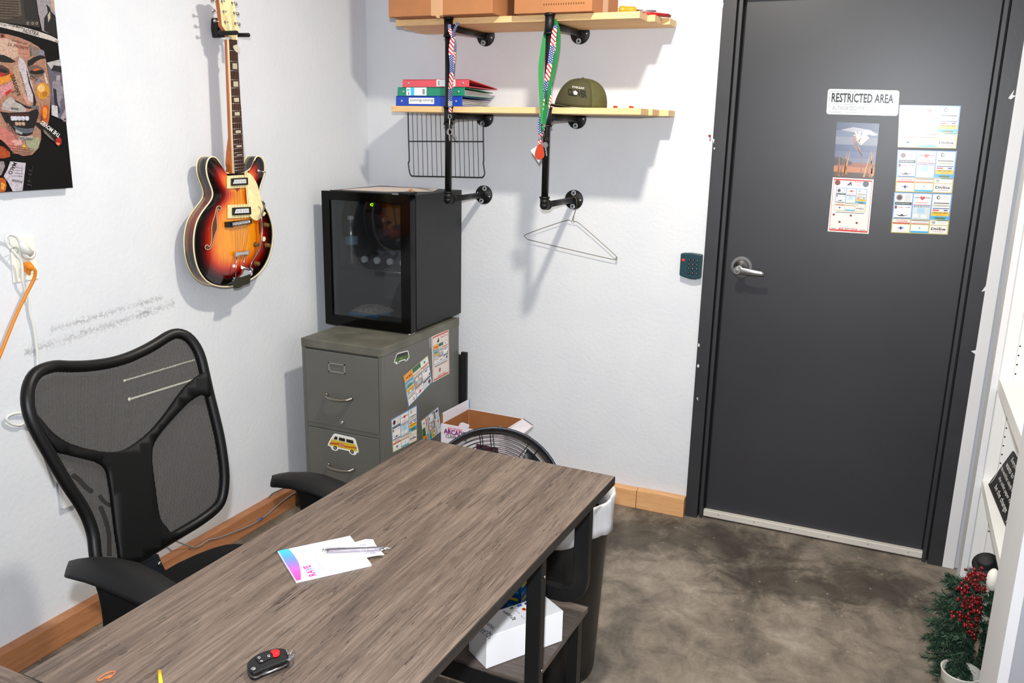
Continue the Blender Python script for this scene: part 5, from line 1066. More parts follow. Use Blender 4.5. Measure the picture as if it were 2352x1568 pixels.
for j in range(Nn):
    for i in range(Nn): k_ = j*(Nn+1)+i; fs.append((k_, k_+1, k_+Nn+2, k_+Nn+1))
b.add(vs, fs, 0, False); b.build('foil_bag', mat('crinkled_foil', (214, 204, 196), .22, metal=.5, bump=.5, bscale=60), t)
b = MB(); b.box((.158, -.418, c0+.0035), (.305, -.30, c0+.012)); b.build('blue_tray', C((70, 140, 190)), t)
# on top of the fridge
b = MB(); b.prism([V((x, y, z1+.0005)) for x, y in [(.10, -.36), (.12, -.10), (.40, -.05), (.46, -.20), (.30, -.34)]], (0, 0, .0008)); tag(b.build('paper_sheet', mat('cream_paper', (226, 212, 200), .6)), 'loose sheet of paper lying on top of the mini fridge', 'paper')
b = MB(); b.tube(smooth([(.375, -.27, z1+.004), (.385, -.262, z1+.010), (.395, -.27, z1+.007), (.39, -.28, z1+.003), (.40, -.285, z1+.008), (.41, -.272, z1+.004)], 5, False), .0024, 6); tag(b.build('knotted_twine', mat('tan_twine', (198, 150, 110), .8)), 'small knot of tan twine on top of the mini fridge', 'twine')

# ------------------------------------------------------------------ behind the cabinet
b = MB(); b.box((.528, -.065, 0), (.556, -.047, .615)); b.box((.20, -.072, 0), (.5275, -.047, .60)); tag(b.build('black_panel', mat('black_board', (26, 26, 28), .6), bevel=.001), 'black board standing between the filing cabinet and the back wall', 'board')

# open game box
bx_ = thing('game_carton', 'open white carton lettered ELECTRONIC ARCADE CLAW beside the cabinet', 'box', (.75, -.30, 0))
ZB = .385; q0 = at(1013, 972, 2, ZB); q1 = at(1076, 938, 2, ZB); q2 = at(1203, 961, 2, ZB); q3 = q0+(q2-q1)
M_BOXW = mat('white_printed_card', (228, 222, 228), .5, var=.02)
dn = V((0, 0, -ZB)); tk = .004
def wallp(mb, a, c_, inn): mb.prism([a, c_, c_+dn, a+dn], inn, 0)
cx_ = (q0+q2)/2
b = MB()
for a, c_ in ((q0, q1), (q1, q2), (q2, q3), (q3, q0)):
    nn_ = (c_-a).cross(V((0, 0, 1))).normalized(); nn_ = nn_ if (cx_-a).dot(nn_) > 0 else -nn_
    b.prism([a, c_, c_+dn, a+dn], nn_*tk)
b.build('carton_outside', M_BOXW, bx_)
b = MB()
for a, c_ in ((q0, q1), (q1, q2), (q2, q3), (q3, q0)):
    nn_ = (c_-a).cross(V((0, 0, 1))).normalized(); nn_ = nn_ if (cx_-a).dot(nn_) > 0 else -nn_; dd_ = (c_-a).normalized()*.006
    b.prism([a+nn_*(tk+.0004)+dd_+V((0, 0, -.001)), c_+nn_*(tk+.0004)-dd_+V((0, 0, -.001)), c_+dn+nn_*(tk+.0004)-dd_, a+dn+nn_*(tk+.0004)+dd_], nn_*.001)
lo_ = V((0, 0, .02-ZB)); b.poly([q+lo_ for q in (q0, q1, q2, q3)]); b.build('carton_lining', M_CARDIN, bx_)
b = MB(); u_ = V((0, 0, .044)); b.prism([q0+u_*.02+V((.0, .012, 0)), q1+u_*.02, q1+u_, q0+u_+V((0, .012, 0))], (.004, 0, 0)); b.build('left_flap', M_BOXW, bx_)
b = MB(); b.prism([q0+V((0, .0, 0)), q0+V((.0, .014, 0)), q0+V((.0, .014, .042)), q0+V((0, .0, .040))], (.003, 0, 0)); b.build('corner_tab', M_CARDIN, bx_)
b = MB(); b.prism([q1+u_*.02, q1+u_*.02+V((.006, 0, 0)), q1+u_+V((.006, 0, 0)), q1+u_], (0, -.003, 0)); b.build('blue_trim', C((92, 150, 205)), bx_)
b = MB(); fl1 = at(1225, 976, 2, ZB+.012); fl0 = at(1192, 1004, 2, ZB+.004); qq3 = at(1160, 992, 2, ZB)
b.prism([qq3, q2, fl1, fl0], (0, 0, -.003)); b.build('right_flap', M_BOXW, bx_)
b = MB(); b.prism([q2, q2+(fl1-q2)*1.0, fl1+V((-.004, -.004, 0)), q2+V((-.003, -.004, 0))], (0, 0, .0006)); b.build('purple_edge', C((92, 50, 104)), bx_)
e1 = (q3-q0).normalized()
b = MB(); b.prism([q0+e1*.085+V((0, 0, -.0)), q0+e1*.095+V((0, 0, .018)), q0+e1*.105+V((0, 0, .022)), q0+e1*.135+V((0, 0, .018)), q0+e1*.140+V((0, 0, .010)), q0+e1*.130+V((0, 0, 0))], (0, .003, 0)); b.build('tuck_tab', M_BOXW, bx_)
b = MB(); b.prism([q0+e1*.205+V((0, 0, -.0)), q0+e1*.215+V((0, 0, .010)), q0+e1*.245+V((0, 0, .008)), q0+e1*.25+V((0, 0, 0))], (0, .003, 0)); b.build('tuck_tab', M_BOXW, bx_)
b = MB(); pal = Pal(); nf = e1.cross(V((0, 0, 1))); nf = nf if nf.y < 0 else -nf
fw = lambda u0, u1, zt_, h: (lambda u, v: q0+e1*(u0+(u1-u0)*u)+V((0, 0, zt_-h+h*v))+nf*.0012)
b.text('ELECTRONIC', fw(.036, .106, -.010, .009), pal((232, 60, 120)), .02); b.text('ARCADE', fw(.016, .122, -.020, .021), pal((214, 120, 170)), .04)
b.text('ARCADE', lambda u, v: fw(.016, .122, -.020, .021)(u, v)+nf*.0006+V((-.001, 0, .001)), pal((84, 60, 130)), .0); b.text('CLAW GAME', fw(.024, .128, -.044, .015), pal((50, 50, 54)), .01)
for i in range(7): b.prism([q0+e1*.03+V((0, 0, -.085-i*.008))+nf*.0008, q0+e1*.14+V((0, 0, -.085-i*.008))+nf*.0008, q0+e1*.14+V((0, 0, -.0865-i*.008))+nf*.0008, q0+e1*.03+V((0, 0, -.0865-i*.008))+nf*.0008], nf*.0003, pal((150, 150, 150)))
b.prism([q0+e1*.175+V((0, 0, -.06))+nf*.001, q0+e1*.28+V((0, 0, -.06))+nf*.001, q0+e1*.28+V((0, 0, -.26))+nf*.001, q0+e1*.175+V((0, 0, -.26))+nf*.001], nf*.0003, pal((92, 50, 72)))
for i, c_ in enumerate([(206, 60, 120), (176, 130, 60), (120, 70, 110), (200, 160, 90)]): b.prism([q0+e1*(.185+.02*i)+V((0, 0, -.10-.02*(i % 2)))+nf*.0014, q0+e1*(.205+.02*i)+V((0, 0, -.10))+nf*.0014, q0+e1*(.205+.02*i)+V((0, 0, -.15))+nf*.0014, q0+e1*(.185+.02*i)+V((0, 0, -.15))+nf*.0014], nf*.0003, pal(c_))
b.build('printed_front', pal.l, bx_, recalc=False)

# ------------------------------------------------------------------ drum fan
FC = V((1.092, -.885, .333)); FR = .252; fan = thing('drum_fan', 'dark grey drum fan standing on the floor behind the desk', 'fan', (FC.x, FC.y, 0))
axf = V((.42, -.78, .46)).normalized(); ea = V((0, 0, 1)).cross(axf).normalized(); eb = axf.cross(ea)
M_FANM = mat('gunmetal_drum', (70, 74, 84), .35, metal=.6); M_WIRE = mat('dark_grille_wire', (36, 35, 34), .4, metal=.5)
dp = .15
b = MB(); b.lathe([(FR, -dp), (FR+.004, -dp+.004), (FR, -dp+.010), (FR, -.012), (FR+.005, -.006), (FR+.005, .0), (FR-.001, .003), (FR-.004, -.002), (FR-.004, -dp)], FC, axf, 56, caps=False); b.build('drum_housing', M_FANM, fan)
for dz, nm in ((.004, 'front_grille'), (-dp, 'rear_grille')):
    b = MB(); O = FC+axf*dz
    for k in range(1, 15):
        r = .055+k*(FR-.058)/14; bow = .018*(1-(r/FR)**2)*(1 if dz > 0 else -1)
        b.tube([O+axf*bow+(ea*math.cos(2*PI*i/40)+eb*math.sin(2*PI*i/40))*r for i in range(40)], .0013, 5, True)
    for k in range(8):
        a = 2*PI*k/8+.1
        for s_ in (-.02, .02):
            dr = ea*math.cos(a)+eb*math.sin(a); sd = axf.cross(dr)*s_*1.0
            b.tube([O+axf*.016*(1 if dz > 0 else -1)+dr*.05+sd, O+dr*(FR-.002)+sd], .0018, 5)
    b.lathe([(.055, 0), (.055, .006), (.045, .010), (.0, .012)], O+axf*(.012 if dz > 0 else -.02), axf, 24)
    b.build(nm, M_WIRE, fan)
for k in range(3):
    a0_ = 2*PI*k/3+PI/6; vs = []; fs = []
    for j in range(7):
        r = .045+j*(FR-.075)/6
        for i in range(7):
            a = a0_+(i/6-.5)*.85*(.7+.3*j/6); tw = (i/6-.5)*.085*(1-.35*j/6); vs.append(FC+axf*(-.075+tw)+(ea*math.cos(a)+eb*math.sin(a))*r)
    for j in range(6):
        for i in range(6): fs.append((j*7+i, j*7+i+1, j*7+i+8, j*7+i+7))
    b = MB(); b.add(vs, fs, 0, True); b.build('fan_blade', mat('grey_blade', (88, 90, 94), .35, metal=.5), fan, thick=.0015)
b = MB(); b.lathe([(.05, -.06), (.055, -.05), (.055, -.01), (.04, 0)], FC-axf*.05, axf, 24); b.cyl(FC-axf*.05, FC-axf*.14, .045, .04, 20); b.build('motor_hub', M_BLACK, fan)
b = MB(); hz = FC.z
for s_ in (-1, 1):
    e_ = FC-axf*dp*.5+ea*s_*(FR+.012); b.tube(smooth([e_, e_+V((0, 0, -.12)), V((e_.x, e_.y-.10, .014)), V((FC.x, e_.y-.14, .014))] if s_ > 0 else [e_, e_+V((0, 0, -.12)), V((e_.x, e_.y-.10, .014)), V((FC.x, e_.y-.14, .014))], 5, False), .011, 10)
    b.tube([e_+V((0, 0, -.10)), V((e_.x, e_.y+.12, .014))], .011, 10)
b.build('stand', M_BLKM, fan)
for k in range(5):
    a = 1.05+k*.42; dr = ea*math.cos(a)+eb*math.sin(a); p = FC+dr*(FR+.001)-axf*.004; b = MB(); sd = axf.cross(dr)*.009
    b.prism([p-sd+dr*.005, p+sd+dr*.005, p+sd-dr*.004, p-sd-dr*.004], axf*.009); b.build('grille_clip', M_BLKM, fan, bevel=.001)
# ------------------------------------------------------------------ desk
DZ = .75; DT = .024
DO = V((1.123, -1.444, 0)); E1 = V((1, -.026, 0)).normalized(); E2 = V((-.026, -1, 0)).normalized()
dk = lambda u, v, z: DO+E1*u+E2*v+V((0, 0, z))
DW, DL = .586, 1.243
desk = thing('office_desk', 'L-shaped desk with a weathered grey wood top and black metal legs', 'desk', tuple(dk(.3, .6, 0)))
def dbox(u0, u1, v0, v1, z0, z1, mb, mi=0): mb.hexa([dk(u0, v0, z0), dk(u1, v0, z0), dk(u1, v1, z0), dk(u0, v1, z0), dk(u0, v0, z1), dk(u1, v0, z1), dk(u1, v1, z1), dk(u0, v1, z1)], mi); return mb
dbox(.0012, DW-.0012, .0012, DL, DZ-.0015, DZ, MB()).build('tabletop', M_DESK, desk, bevel=.0008)
dbox(0, DW, 0, DL, DZ-DT, DZ-.0014, MB()).build('tabletop_edge', M_DESKE, desk, bevel=.0008)
b = dbox(-.66, DW, DL+.0015, DL+.58, DZ-.0015, DZ, MB()); b.build('return_top', M_DESKX, desk, bevel=.0008)
dbox(-.661, DW, DL+.001, DL+.581, DZ-DT, DZ-.0014, MB()).build('return_edge', M_DESKE, desk, bevel=.0008)
def leg(u, v, w_=.038, t_=.026): b = dbox(u, u+w_, v, v+t_, 0, DZ-DT, MB()); b.build('leg', M_BLKM, desk, bevel=.003)
for u, v in ((.522, .385), (.02, .385), (.50, 1.75), (.02, 1.75), (-.64, 1.27), (-.64, 1.75)): leg(u, v)
# curved U bar at the back end
def ubar(v, zb, r=.078, w_=.042, t_=.022):
    uR, uL = .560, .03; z1 = DZ-DT
    pts = [(uR, z1), (uR, zb+r)]+[(uR-r+r*math.cos(a), zb+r-r*math.sin(a)) for a in [PI/2*i/8 for i in range(1, 9)]]+[(uL+r-r*math.sin(a), zb+r-r*math.cos(a)) for a in [PI/2*i/8 for i in range(0, 9)]]+[(uL, z1)]
    inn = [(uR-w_, z1), (uR-w_, zb+r)]+[(uR-r+(r-w_)*math.cos(a), zb+r-(r-w_)*math.sin(a)) for a in [PI/2*i/8 for i in range(1, 9)]]+[(uL+r-(r-w_)*math.sin(a), zb+r-(r-w_)*math.cos(a)) for a in [PI/2*i/8 for i in range(0, 9)]]+[(uL+w_, z1)]
    n_ = len(pts); vs = [dk(a, v, c_) for a, c_ in pts]+[dk(a, v, c_) for a, c_ in inn]+[dk(a, v+t_, c_) for a, c_ in pts]+[dk(a, v+t_, c_) for a, c_ in inn]; fs = []
    for i in range(n_-1): fs += [(i, i+1, n_+i+1, n_+i), (2*n_+i, 3*n_+i, 3*n_+i+1, 2*n_+i+1), (i, 2*n_+i, 2*n_+i+1, i+1), (n_+i, n_+i+1, 3*n_+i+1, 3*n_+i)]
    fs += [(0, n_, 3*n_, 2*n_), (n_-1, 3*n_-1, 4*n_-1, 2*n_-1)]
    b = MB(); b.add(vs, fs); return b
ubar(.085, .412).build('back_end_frame', M_BLKM, desk, bevel=.002)
b = dbox(.505, .540, .107, .385, DZ-DT-.03, DZ-DT, MB()); b.build('side_rail', M_BLKM, desk)
b = dbox(.505, .540, .407, 1.75, DZ-DT-.03, DZ-DT, MB()); b.build('side_rail', M_BLKM, desk)
SZ = .352
dbox(.03, .528, .0, .375, SZ-.016, SZ, MB()).build('lower_shelf', wood('shelf_laminate', [(70, 62, 58), (104, 94, 88), (140, 128, 120)], (2, 24, 24), (0, 0, 0), .45), desk, bevel=.001)
for v in (.388, .107): pass
for z in (.34, .58):
    b = MB(); b.lathe([(.0045, 0), (.0045, .0015), (.003, .0025)], dk(.5605, .398, z+.07), E1, 12); b.build('bolt', M_STEEL, desk)
b = dbox(.03, .53, .380, .384, .30, .345, MB()); b.build('shelf_bracket', M_BLKM, desk)
for u in (.03, .49): b = dbox(u, u+.03, .02, .05, 0, SZ-.016, MB()); b.build('shelf_leg', M_BLKM, desk)

# things on the desk
np_t = thing('notepad', 'white order pad with a blue to pink printed band on the desk', 'notepad', tuple(at(745, 1283, 2, DZ)))
c_ = [at(x, y, 2, DZ+.004) for x, y in ((638, 1266), (680, 1335), (853, 1296), (804, 1231))]
for q in c_: q.z = DZ+.0005
F = bil(c_[0], c_[1], c_[2], c_[3], N=(0, 0, 1))      # u along the band edge, v towards the far end
b = MB(); slab(b, F, .0045); b.build('sheets', mat('pad_paper', (250, 248, 252), .6), np_t)
b = MB(); pal = Pal(); H = lambda k: .0045+k*.0002
ck = [(70, 190, 232), (84, 178, 232), (104, 160, 224), (130, 142, 214), (156, 128, 206), (186, 116, 200), (214, 104, 190), (236, 92, 178), (244, 84, 164)]
for i in range(32):
    q_ = i/31*7.999; k_ = int(q_); cl = tuple(int(ck[k_][j]*(1-q_+k_)+ck[k_+1][j]*(q_-k_)) for j in range(3))
    u0, u1 = i/32, (i+1)/32; w0 = .145-.02*u0+.03*math.sin(u0*3.6)-.05*u0**3; w1 = .145-.02*u1+.03*math.sin(u1*3.6)-.05*u1**3
    b.poly([F(u0, .005, H(1)), F(u1, .005, H(1)), F(u1, w1, H(1)), F(u0, w0, H(1))], pal(cl))
b.text('RAVE', lambda u, v: F(.97-.34*u, .27-.09*v, H(1)), pal((240, 70, 160)), .04); b.text('V', lambda u, v: F(.80-.07*u, .27-.08*v, H(2)), pal((90, 200, 235)), .02)
for v0 in (.25,): rect(b, F, .02, v0+.03, .98, v0+.033, H(1), pal((200, 196, 204)))
rect(b, F, .02, .86, .98, .863, H(1), pal((206, 202, 208)))
for i in range(2): bars(b, lambda u, v, i=i: F(.60-.35*u, .17+.03*v+.035*i, H(1)), pal((190, 190, 205)), 9, i)
bars(b, lambda u, v: F(.92-.55*u, .40-.03*v, H(1)), pal((176, 180, 206)), 12)
b.build('print', pal.l, np_t, recalc=False)
rc = thing('paper_slip', 'torn receipt slip sticking out from under the pen beside the pad', 'paper', tuple(at(870, 1262, 2, DZ)))
pts = [(800, 1256), (816, 1245), (840, 1238), (857, 1239), (862, 1250), (870, 1260), (883, 1274), (862, 1276), (838, 1281), (810, 1284)]
b = MB(); b.prism([at(x, y, 2, DZ+.0056) for x, y in pts], (0, 0, .0004)); b.build('slip', M_PAPER, rc)
b = MB(); bars(b, lambda u, v: at(828+14*u, 1253-4*v, 2, DZ+.0063), 0, 4); bars(b, lambda u, v: at(838+28*u, 1272-1.0*u-4*v, 2, DZ+.0063), 0, 9); bars(b, lambda u, v: at(838+14*u, 1243-3*v, 2, DZ+.0063), 0, 5); b.build('handwriting', C((110, 110, 170)), rc, recalc=False)
pen = thing('ballpoint_pen', 'silver ballpoint pen lying across the white pad', 'pen', tuple(at(820, 1263, 2, DZ+.009)))
a, e = at(740, 1265, 2, DZ+.0105), at(899, 1259, 2, DZ+.0105); ln = (e-a).length; dr = (e-a).normalized()
M_PEN = mat('satin_chrome_pen', (176, 170, 180), .18, metal=.95)
b = MB(); b.lathe([(.0046, 0), (.0048, .001), (.0048, ln*.07)], a, dr, 18); b.build('end_cap', M_CHROME, pen)
b = MB(); b.lathe([(.0050, ln*.07), (.0052, ln*.1), (.0052, ln*.82), (.0048, ln*.84)], a, dr, 18); b.build('barrel', M_PEN, pen)
b = MB(); b.lathe([(.0048, ln*.84), (.0034, ln*.93), (.0018, ln*.97), (.0006, ln)], a, dr, 16); b.build('tip', M_CHROME, pen)
for k in (.55, .59, .63): MB().lathe([(.0053, ln*k), (.0055, ln*(k+.006)), (.0053, ln*(k+.012))], a, dr, 18).build('grip_ring', M_CHROME, pen)
b = MB(); up = V((0, 0, 1)); sd = dr.cross(up); b.prism([a+dr*ln*.06+up*.006+sd*.0015, a+dr*ln*.34+up*.0065+sd*.0012, a+dr*ln*.34+up*.0065-sd*.0012, a+dr*ln*.06+up*.006-sd*.0015], up*.0008); b.build('clip', M_CHROME, pen)

kf = thing('car_key_fob', 'black flip car key fob with a red button on the desk', 'key fob', tuple(at(620, 1525, 2, DZ)))
o_ = [(566, 1536), (567, 1522), (575, 1512), (600, 1498), (630, 1489), (648, 1488), (662, 1494), (668, 1504), (670, 1520), (664, 1532), (630, 1545), (600, 1556), (582, 1558), (571, 1550)]
ZK = DZ+.016; top = [at(x, y, 2, ZK) for x, y in smooth([(567, 1530), (570, 1518), (584, 1506), (606, 1495), (634, 1488), (650, 1488), (661, 1494), (664, 1505), (662, 1514), (636, 1524), (604, 1537), (586, 1545), (574, 1542)], 3)]
b = MB(); b.prism([V((p.x, p.y, DZ+.001)) for p in top], (0, 0, .006)); b.prism([V((p.x, p.y, DZ+.0085)) for p in top], (0, 0, .0078)); kb = b.build('fob_body', mat('black_fob', (16, 17, 20), .32, bump=.1, bscale=300), kf, bevel=.0025, seg=3)
b = MB(); cc_ = sum(top, V((0, 0, 0)))/len(top); b.prism([V((p.x+(cc_.x-p.x)*.03, p.y+(cc_.y-p.y)*.03, DZ+.006)) for p in top], (0, 0, .003)); b.build('steel_band', M_CHROME, kf)
b = MB(); e0, e1_ = at(604, 1548, 2, DZ+.008), at(652, 1530, 2, DZ+.008); b.tube([e0, e1_], .0022, 6); b.build('key_blade', M_STEEL, kf)
K = lambda x, y, h=.0006: at(x, y, 2, ZK+.0004)+V((0, 0, h))
b = MB(); b.prism([K(x, y) for x, y in [(585, 1511), (620, 1497), (627, 1510), (596, 1524)]], (0, 0, .0006)); bt = b.build('button_pad', M_BLACK, kf, bevel=.0004)
b = MB(); b.prism([K(x, y) for x, y in smooth([(621, 1497), (632, 1493), (641, 1494), (643, 1501), (639, 1508), (628, 1510), (626, 1503)], 2)], (0, 0, .0012)); b.build('red_button', mat('red_button', (214, 24, 34), .35), kf, bevel=.0003)
for (x, y, s_) in ((595, 1509, 'O'), (601, 1516, 'o'), (617, 1505, 'G'), (634, 1498, 'w')):
    b = MB(); b.text(s_, lambda u, v, x=x, y=y: at(x-3+6*u, y+3-5*v, 2, ZK+.0022)); b.build('icon', C((226, 226, 230)), kf)
b = MB(); b.lathe([(.0042, 0), (.0042, .0006), (.003, .001)], at(582, 1535, 2, ZK), (0, 0, 1), 16); b.build('flip_button', M_CHROME, kf)
b = MB(); lp = at(665, 1518, 2, DZ+.010); b.box(lp-V((.004, .006, .007)), lp+V((.005, .006, .006))); b.tube([lp+V((.003, .004, .006))+V((0, .006*math.sin(a), .006-.006*math.cos(a))) for a in [2*PI*i/12 for i in range(12)]], .0009, 5, True); b.tube([at(660+2*math.sin(i), 1503-i*2.0, 2, DZ+.02) for i in range(7)], .0012, 5); b.build('ring_lug', M_CHROME, kf)
b = MB(); b.tube(smooth([at(x, y, 2, DZ+.0015) for x, y in [(249, 1557), (256, 1553), (254, 1550), (243, 1555), (232, 1561), (225, 1562), (226, 1558), (238, 1549), (254, 1542), (262, 1541), (264, 1544), (257, 1551), (243, 1558)]], 4, False), .0009, 6)
tag(b.build('paper_clip', mat('orange_vinyl', (236, 130, 74), .45)), 'orange paper clip at the lower left of the desk top', 'paper clip')
b = MB(); b.cyl(at(366, 1541, 2, DZ+.004), at(370, 1575, 2, DZ+.004), .0035, seg=6); tag(b.build('yellow_stick', mat('yellow_paint', (232, 200, 44), .45)), 'thin yellow stick on the desk, cut by the bottom edge of the photo', 'stick')

# under the desk
wb = thing('card_reader_box', 'white carton with card logos on the shelf under the desk', 'box', tuple(at(1180, 1500, 2, SZ)))
ZT = SZ+.088
t0, t1, t2 = [at(x, y, 2, ZT) for x, y in ((1118, 1463), (1294, 1402), (1250, 1366))]; t3 = t0+(t2-t1)
b = MB(); dd_ = V((0, 0, SZ+.001-ZT)); b.hexa([t0+dd_, t1+dd_, t2+dd_, t3+dd_, t0, t1, t2, t3]); b.build('carton', mat('glossy_white_card', (244, 244, 246), .4), wb, bevel=.0015)
b = MB(); pal = Pal(); TP = lambda x, y: at(x, y, 2, ZT+.0004)
tq = lambda cx, cy, w_, h_, col, m_=1: b.poly([TP(cx+dx*w_*.85+dy*h_*.35, cy-dx*w_*.30+dy*h_*.8) for dx, dy in ((-1, -1), (1, -1), (1, 1), (-1, 1))], pal(col))
cp = lambda zx, zy: (960+zx/3.2125, 1080+zy/3.2125)
tq(*cp(800, 980), 5, 3, (60, 80, 120)); tq(*cp(750, 995), 6, 3.4, (80, 140, 210)); tq(*cp(692, 1014), 4, 2.6, (60, 150, 90)); tq(*cp(828, 1012), 3, 2.4, (40, 40, 44))
for (zx, zy, r_, cl) in ((778, 1022, 3.8, (220, 60, 40)), (791, 1026, 3.8, (236, 130, 50))):
    x, y = cp(zx, zy); b.poly([TP(x+r_*math.cos(a), y+r_*.75*math.sin(a)) for a in [2*PI*i/12 for i in range(12)]], pal(cl))
def tt(s_, z0x, z0y, z1x, z1y, h_, col, bold=0.0):
    x0, y0_ = cp(z0x, z0y); x1, y1_ = cp(z1x, z1y); l = math.hypot(x1-x0, y1_-y0_); nx, ny = (y1_-y0_)/l, -(x1-x0)/l
    b.text(s_, lambda u, v: TP(x0+(x1-x0)*u+nx*h_*v/3.2125, y0_+(y1_-y0_)*u+ny*h_*v/3.2125), pal(col), bold)
tt('VISA', 836, 1062, 806, 1040, 16, (50, 70, 140)); tt('Pay', 752, 1046, 722, 1030, 14, (170, 170, 176)); tt('Pay', 788, 1084, 758, 1068, 14, (170, 170, 176)); tt('Square', 698, 1072, 634, 1032, 24, (40, 40, 44), .01)
x, y = cp(706, 1092); tq(x, y, 4.6, 3.6, (34, 34, 38)); b.poly([TP(x+dx*3.0+dy*1, y-dx*1.1+dy*2.2) for dx, dy in ((-1, -1), (1, -1), (1, 1), (-1, 1))], pal((240, 240, 240))); b.poly([TP(x+dx*1.2+dy*.4, y-dx*.4+dy*.9) for dx, dy in ((-1, -1), (1, -1), (1, 1), (-1, 1))], pal((34, 34, 38)))
b.build('printed_logos', pal.l, wb, recalc=False); b = MB(); pal = Pal()
tt('SQUARE', 552, 1212, 470, 1145, 44, (34, 40, 90)); tt('Home', 566, 1150, 505, 1108, 34, (34, 40, 90))
b.build('handwriting', pal.l, wb, recalc=False)
bl = thing('blue_box', 'blue carton with yellow print on the shelf behind the white one', 'box', tuple(at(1205, 1360, 1, -1.52)))
q = at(1180, 1380, 1, -1.53); b = MB(); b.box((1.38, -1.598, SZ+.001), (1.508, -1.558, SZ+.135)); b.build('carton', mat('blue_card', (22, 96, 160), .4), bl, bevel=.001)
b = MB(); pal = Pal()
for i in range(5): b.poly([V((1.5084, -1.594, SZ+.03+i*.02)), V((1.5084, -1.562, SZ+.03+i*.02)), V((1.5084, -1.562, SZ+.038+i*.02)), V((1.5084, -1.594, SZ+.038+i*.02))], pal((190, 190, 60) if i % 2 else (40, 150, 200)))
for i in range(4): b.poly([V((1.47, -1.5984, SZ+.03+i*.022)), V((1.50, -1.5984, SZ+.03+i*.022)), V((1.50, -1.5984, SZ+.038+i*.022)), V((1.47, -1.5984, SZ+.038+i*.022))], pal((206, 196, 60) if i % 2 else (60, 170, 215)))
b.poly([V((1.385, -1.5984, SZ+.115)), V((1.507, -1.5984, SZ+.115)), V((1.507, -1.5984, SZ+.134)), V((1.385, -1.5984, SZ+.134))], pal((20, 22, 28)))
b.build('print', pal.l, bl, recalc=False)
# trash can
TC = V((1.486, -1.262, 0)); tcn = thing('trash_can', 'tall black trash can with a white liner behind the desk', 'trash can', tuple(TC))
b = MB(); b.lathe([(.105, 0), (.118, .003), (.122, .02), (.147, .52), (.150, .555), (.153, .568), (.150, .572), (.143, .555), (.116, .03), (.0, .02)], TC, (0, 0, 1), 40); b.build('bin_body', mat('black_bin_plastic', (24, 25, 27), .34, var=.2, vscale=14), tcn)
b = MB(); N1 = 64; vs = []; fs = []; rnd = random.Random(5)
prof = [(.130, .52), (.146, .565), (.154, .588), (.158, .578), (.158, .556), (.157, .53), (.156, .50), (.156, .475)]
ph = [rnd.uniform(0, 6) for _ in range(6)]
for j, (r, z) in enumerate(prof):
    for i in range(N1):
        a = 2*PI*i/N1; wv = .0035*math.sin(5*a+ph[0]+j*.6)+.0025*math.sin(11*a+ph[1]-j*.4)+.0018*math.sin(23*a+ph[2]+j)
        zz = z+(.012*math.sin(2*a+ph[3])+.008*math.sin(5*a+ph[4]))*(j/7) + .03*math.cos(a)*(j/7)
        vs.append(TC+V(((r+wv*(1 if j > 2 else .4))*math.cos(a), (r+wv)*math.sin(a), zz)))
for j in range(len(prof)-1):
    for i in range(N1): fs.append((j*N1+i, j*N1+(i+1) % N1, (j+1)*N1+(i+1) % N1, (j+1)*N1+i))
b.add(vs, fs, 0, True); ml = mat('white_liner', (214, 214, 217), .35, bump=.5, bscale=25)
ml.node_tree.nodes['Principled BSDF'].inputs['Subsurface Weight'].default_value = 0; b.build('bin_liner', ml, tcn, thick=.001)

# ------------------------------------------------------------------ office chair
ch = thing('office_chair', 'black mesh back office chair with curved armrests behind the desk', 'chair', (.85, -2.03, 0))
BP = V((.50, 0, 1.08)); BN = V((1, 0, .27)).normalized(); YC = -1.95
def bs(zx, zy, dx=0.0):      # backrest close-up coordinates -> point on the gently curved back surface
    px, py = zx/2.8, 720+zy/2.8; p = onp(px, py, BP, BN); u = (p.y-YC)/.27
    q = onp(px, py, BP+BN*(dx+.045*u*u-.02), BN); return q
bo = [(340, 340), (440, 340), (560, 337), (700, 318), (820, 284), (930, 235), (1010, 190), (1080, 146), (1140, 128), (1205, 150), (1258, 212), (1292, 290), (1318, 400), (1345, 520), (1380, 660), (1412, 800), (1436, 960), (1442, 1080), (1425, 1190), (1380, 1258), (1280, 1335), (1170, 1402), (1080, 1455), (980, 1515), (870, 1575), (760, 1625), (680, 1650), (630, 1620), (612, 1540), (600, 1430), (570, 1330), (520, 1230), (440, 1110), (365, 985), (290, 855), (230, 745), (190, 645), (175, 545), (190, 450), (240, 378)]
bso = smooth(bo, 3)
fp = [bs(x, y) for x, y in bso]
b = MB(); b.tube(fp, .0148, 12, True); b.build('back_frame', mat('black_frame_plastic', (11, 11, 12), .45, spec=.3, bump=.1, bscale=300), ch)
mm = mat('black_mesh_fabric', (58, 56, 54), .8, spec=.2); nd, L, pb = nodes(mm); v = mapping(nd, L, (1, 1, 1)); sp = nd.new('ShaderNodeSeparateXYZ'); L.new(v, sp.inputs[0])
kk = 2*PI/.0046; sa = mth(nd, L, 'SINE', mth(nd, L, 'MULTIPLY', mth(nd, L, 'ADD', sp.outputs[1], mth(nd, L, 'MULTIPLY', sp.outputs[2], .5)), kk)); sb_ = mth(nd, L, 'SINE', mth(nd, L, 'MULTIPLY', mth(nd, L, 'SUBTRACT', sp.outputs[2], mth(nd, L, 'MULTIPLY', sp.outputs[1], .15)), kk*.95))
hole = mth(nd, L, 'GREATER_THAN', mth(nd, L, 'MULTIPLY', sa, sb_), .30); op = mth(nd, L, 'SUBTRACT', 1.0, mth(nd, L, 'MULTIPLY', hole, .55)); L.new(op, pb.inputs['Alpha'])
b = MB(); n_ = len(bso); cx0 = sum(p[0] for p in bso)/n_; cy0 = sum(p[1] for p in bso)/n_; rings = 10; vs = []; fs = []
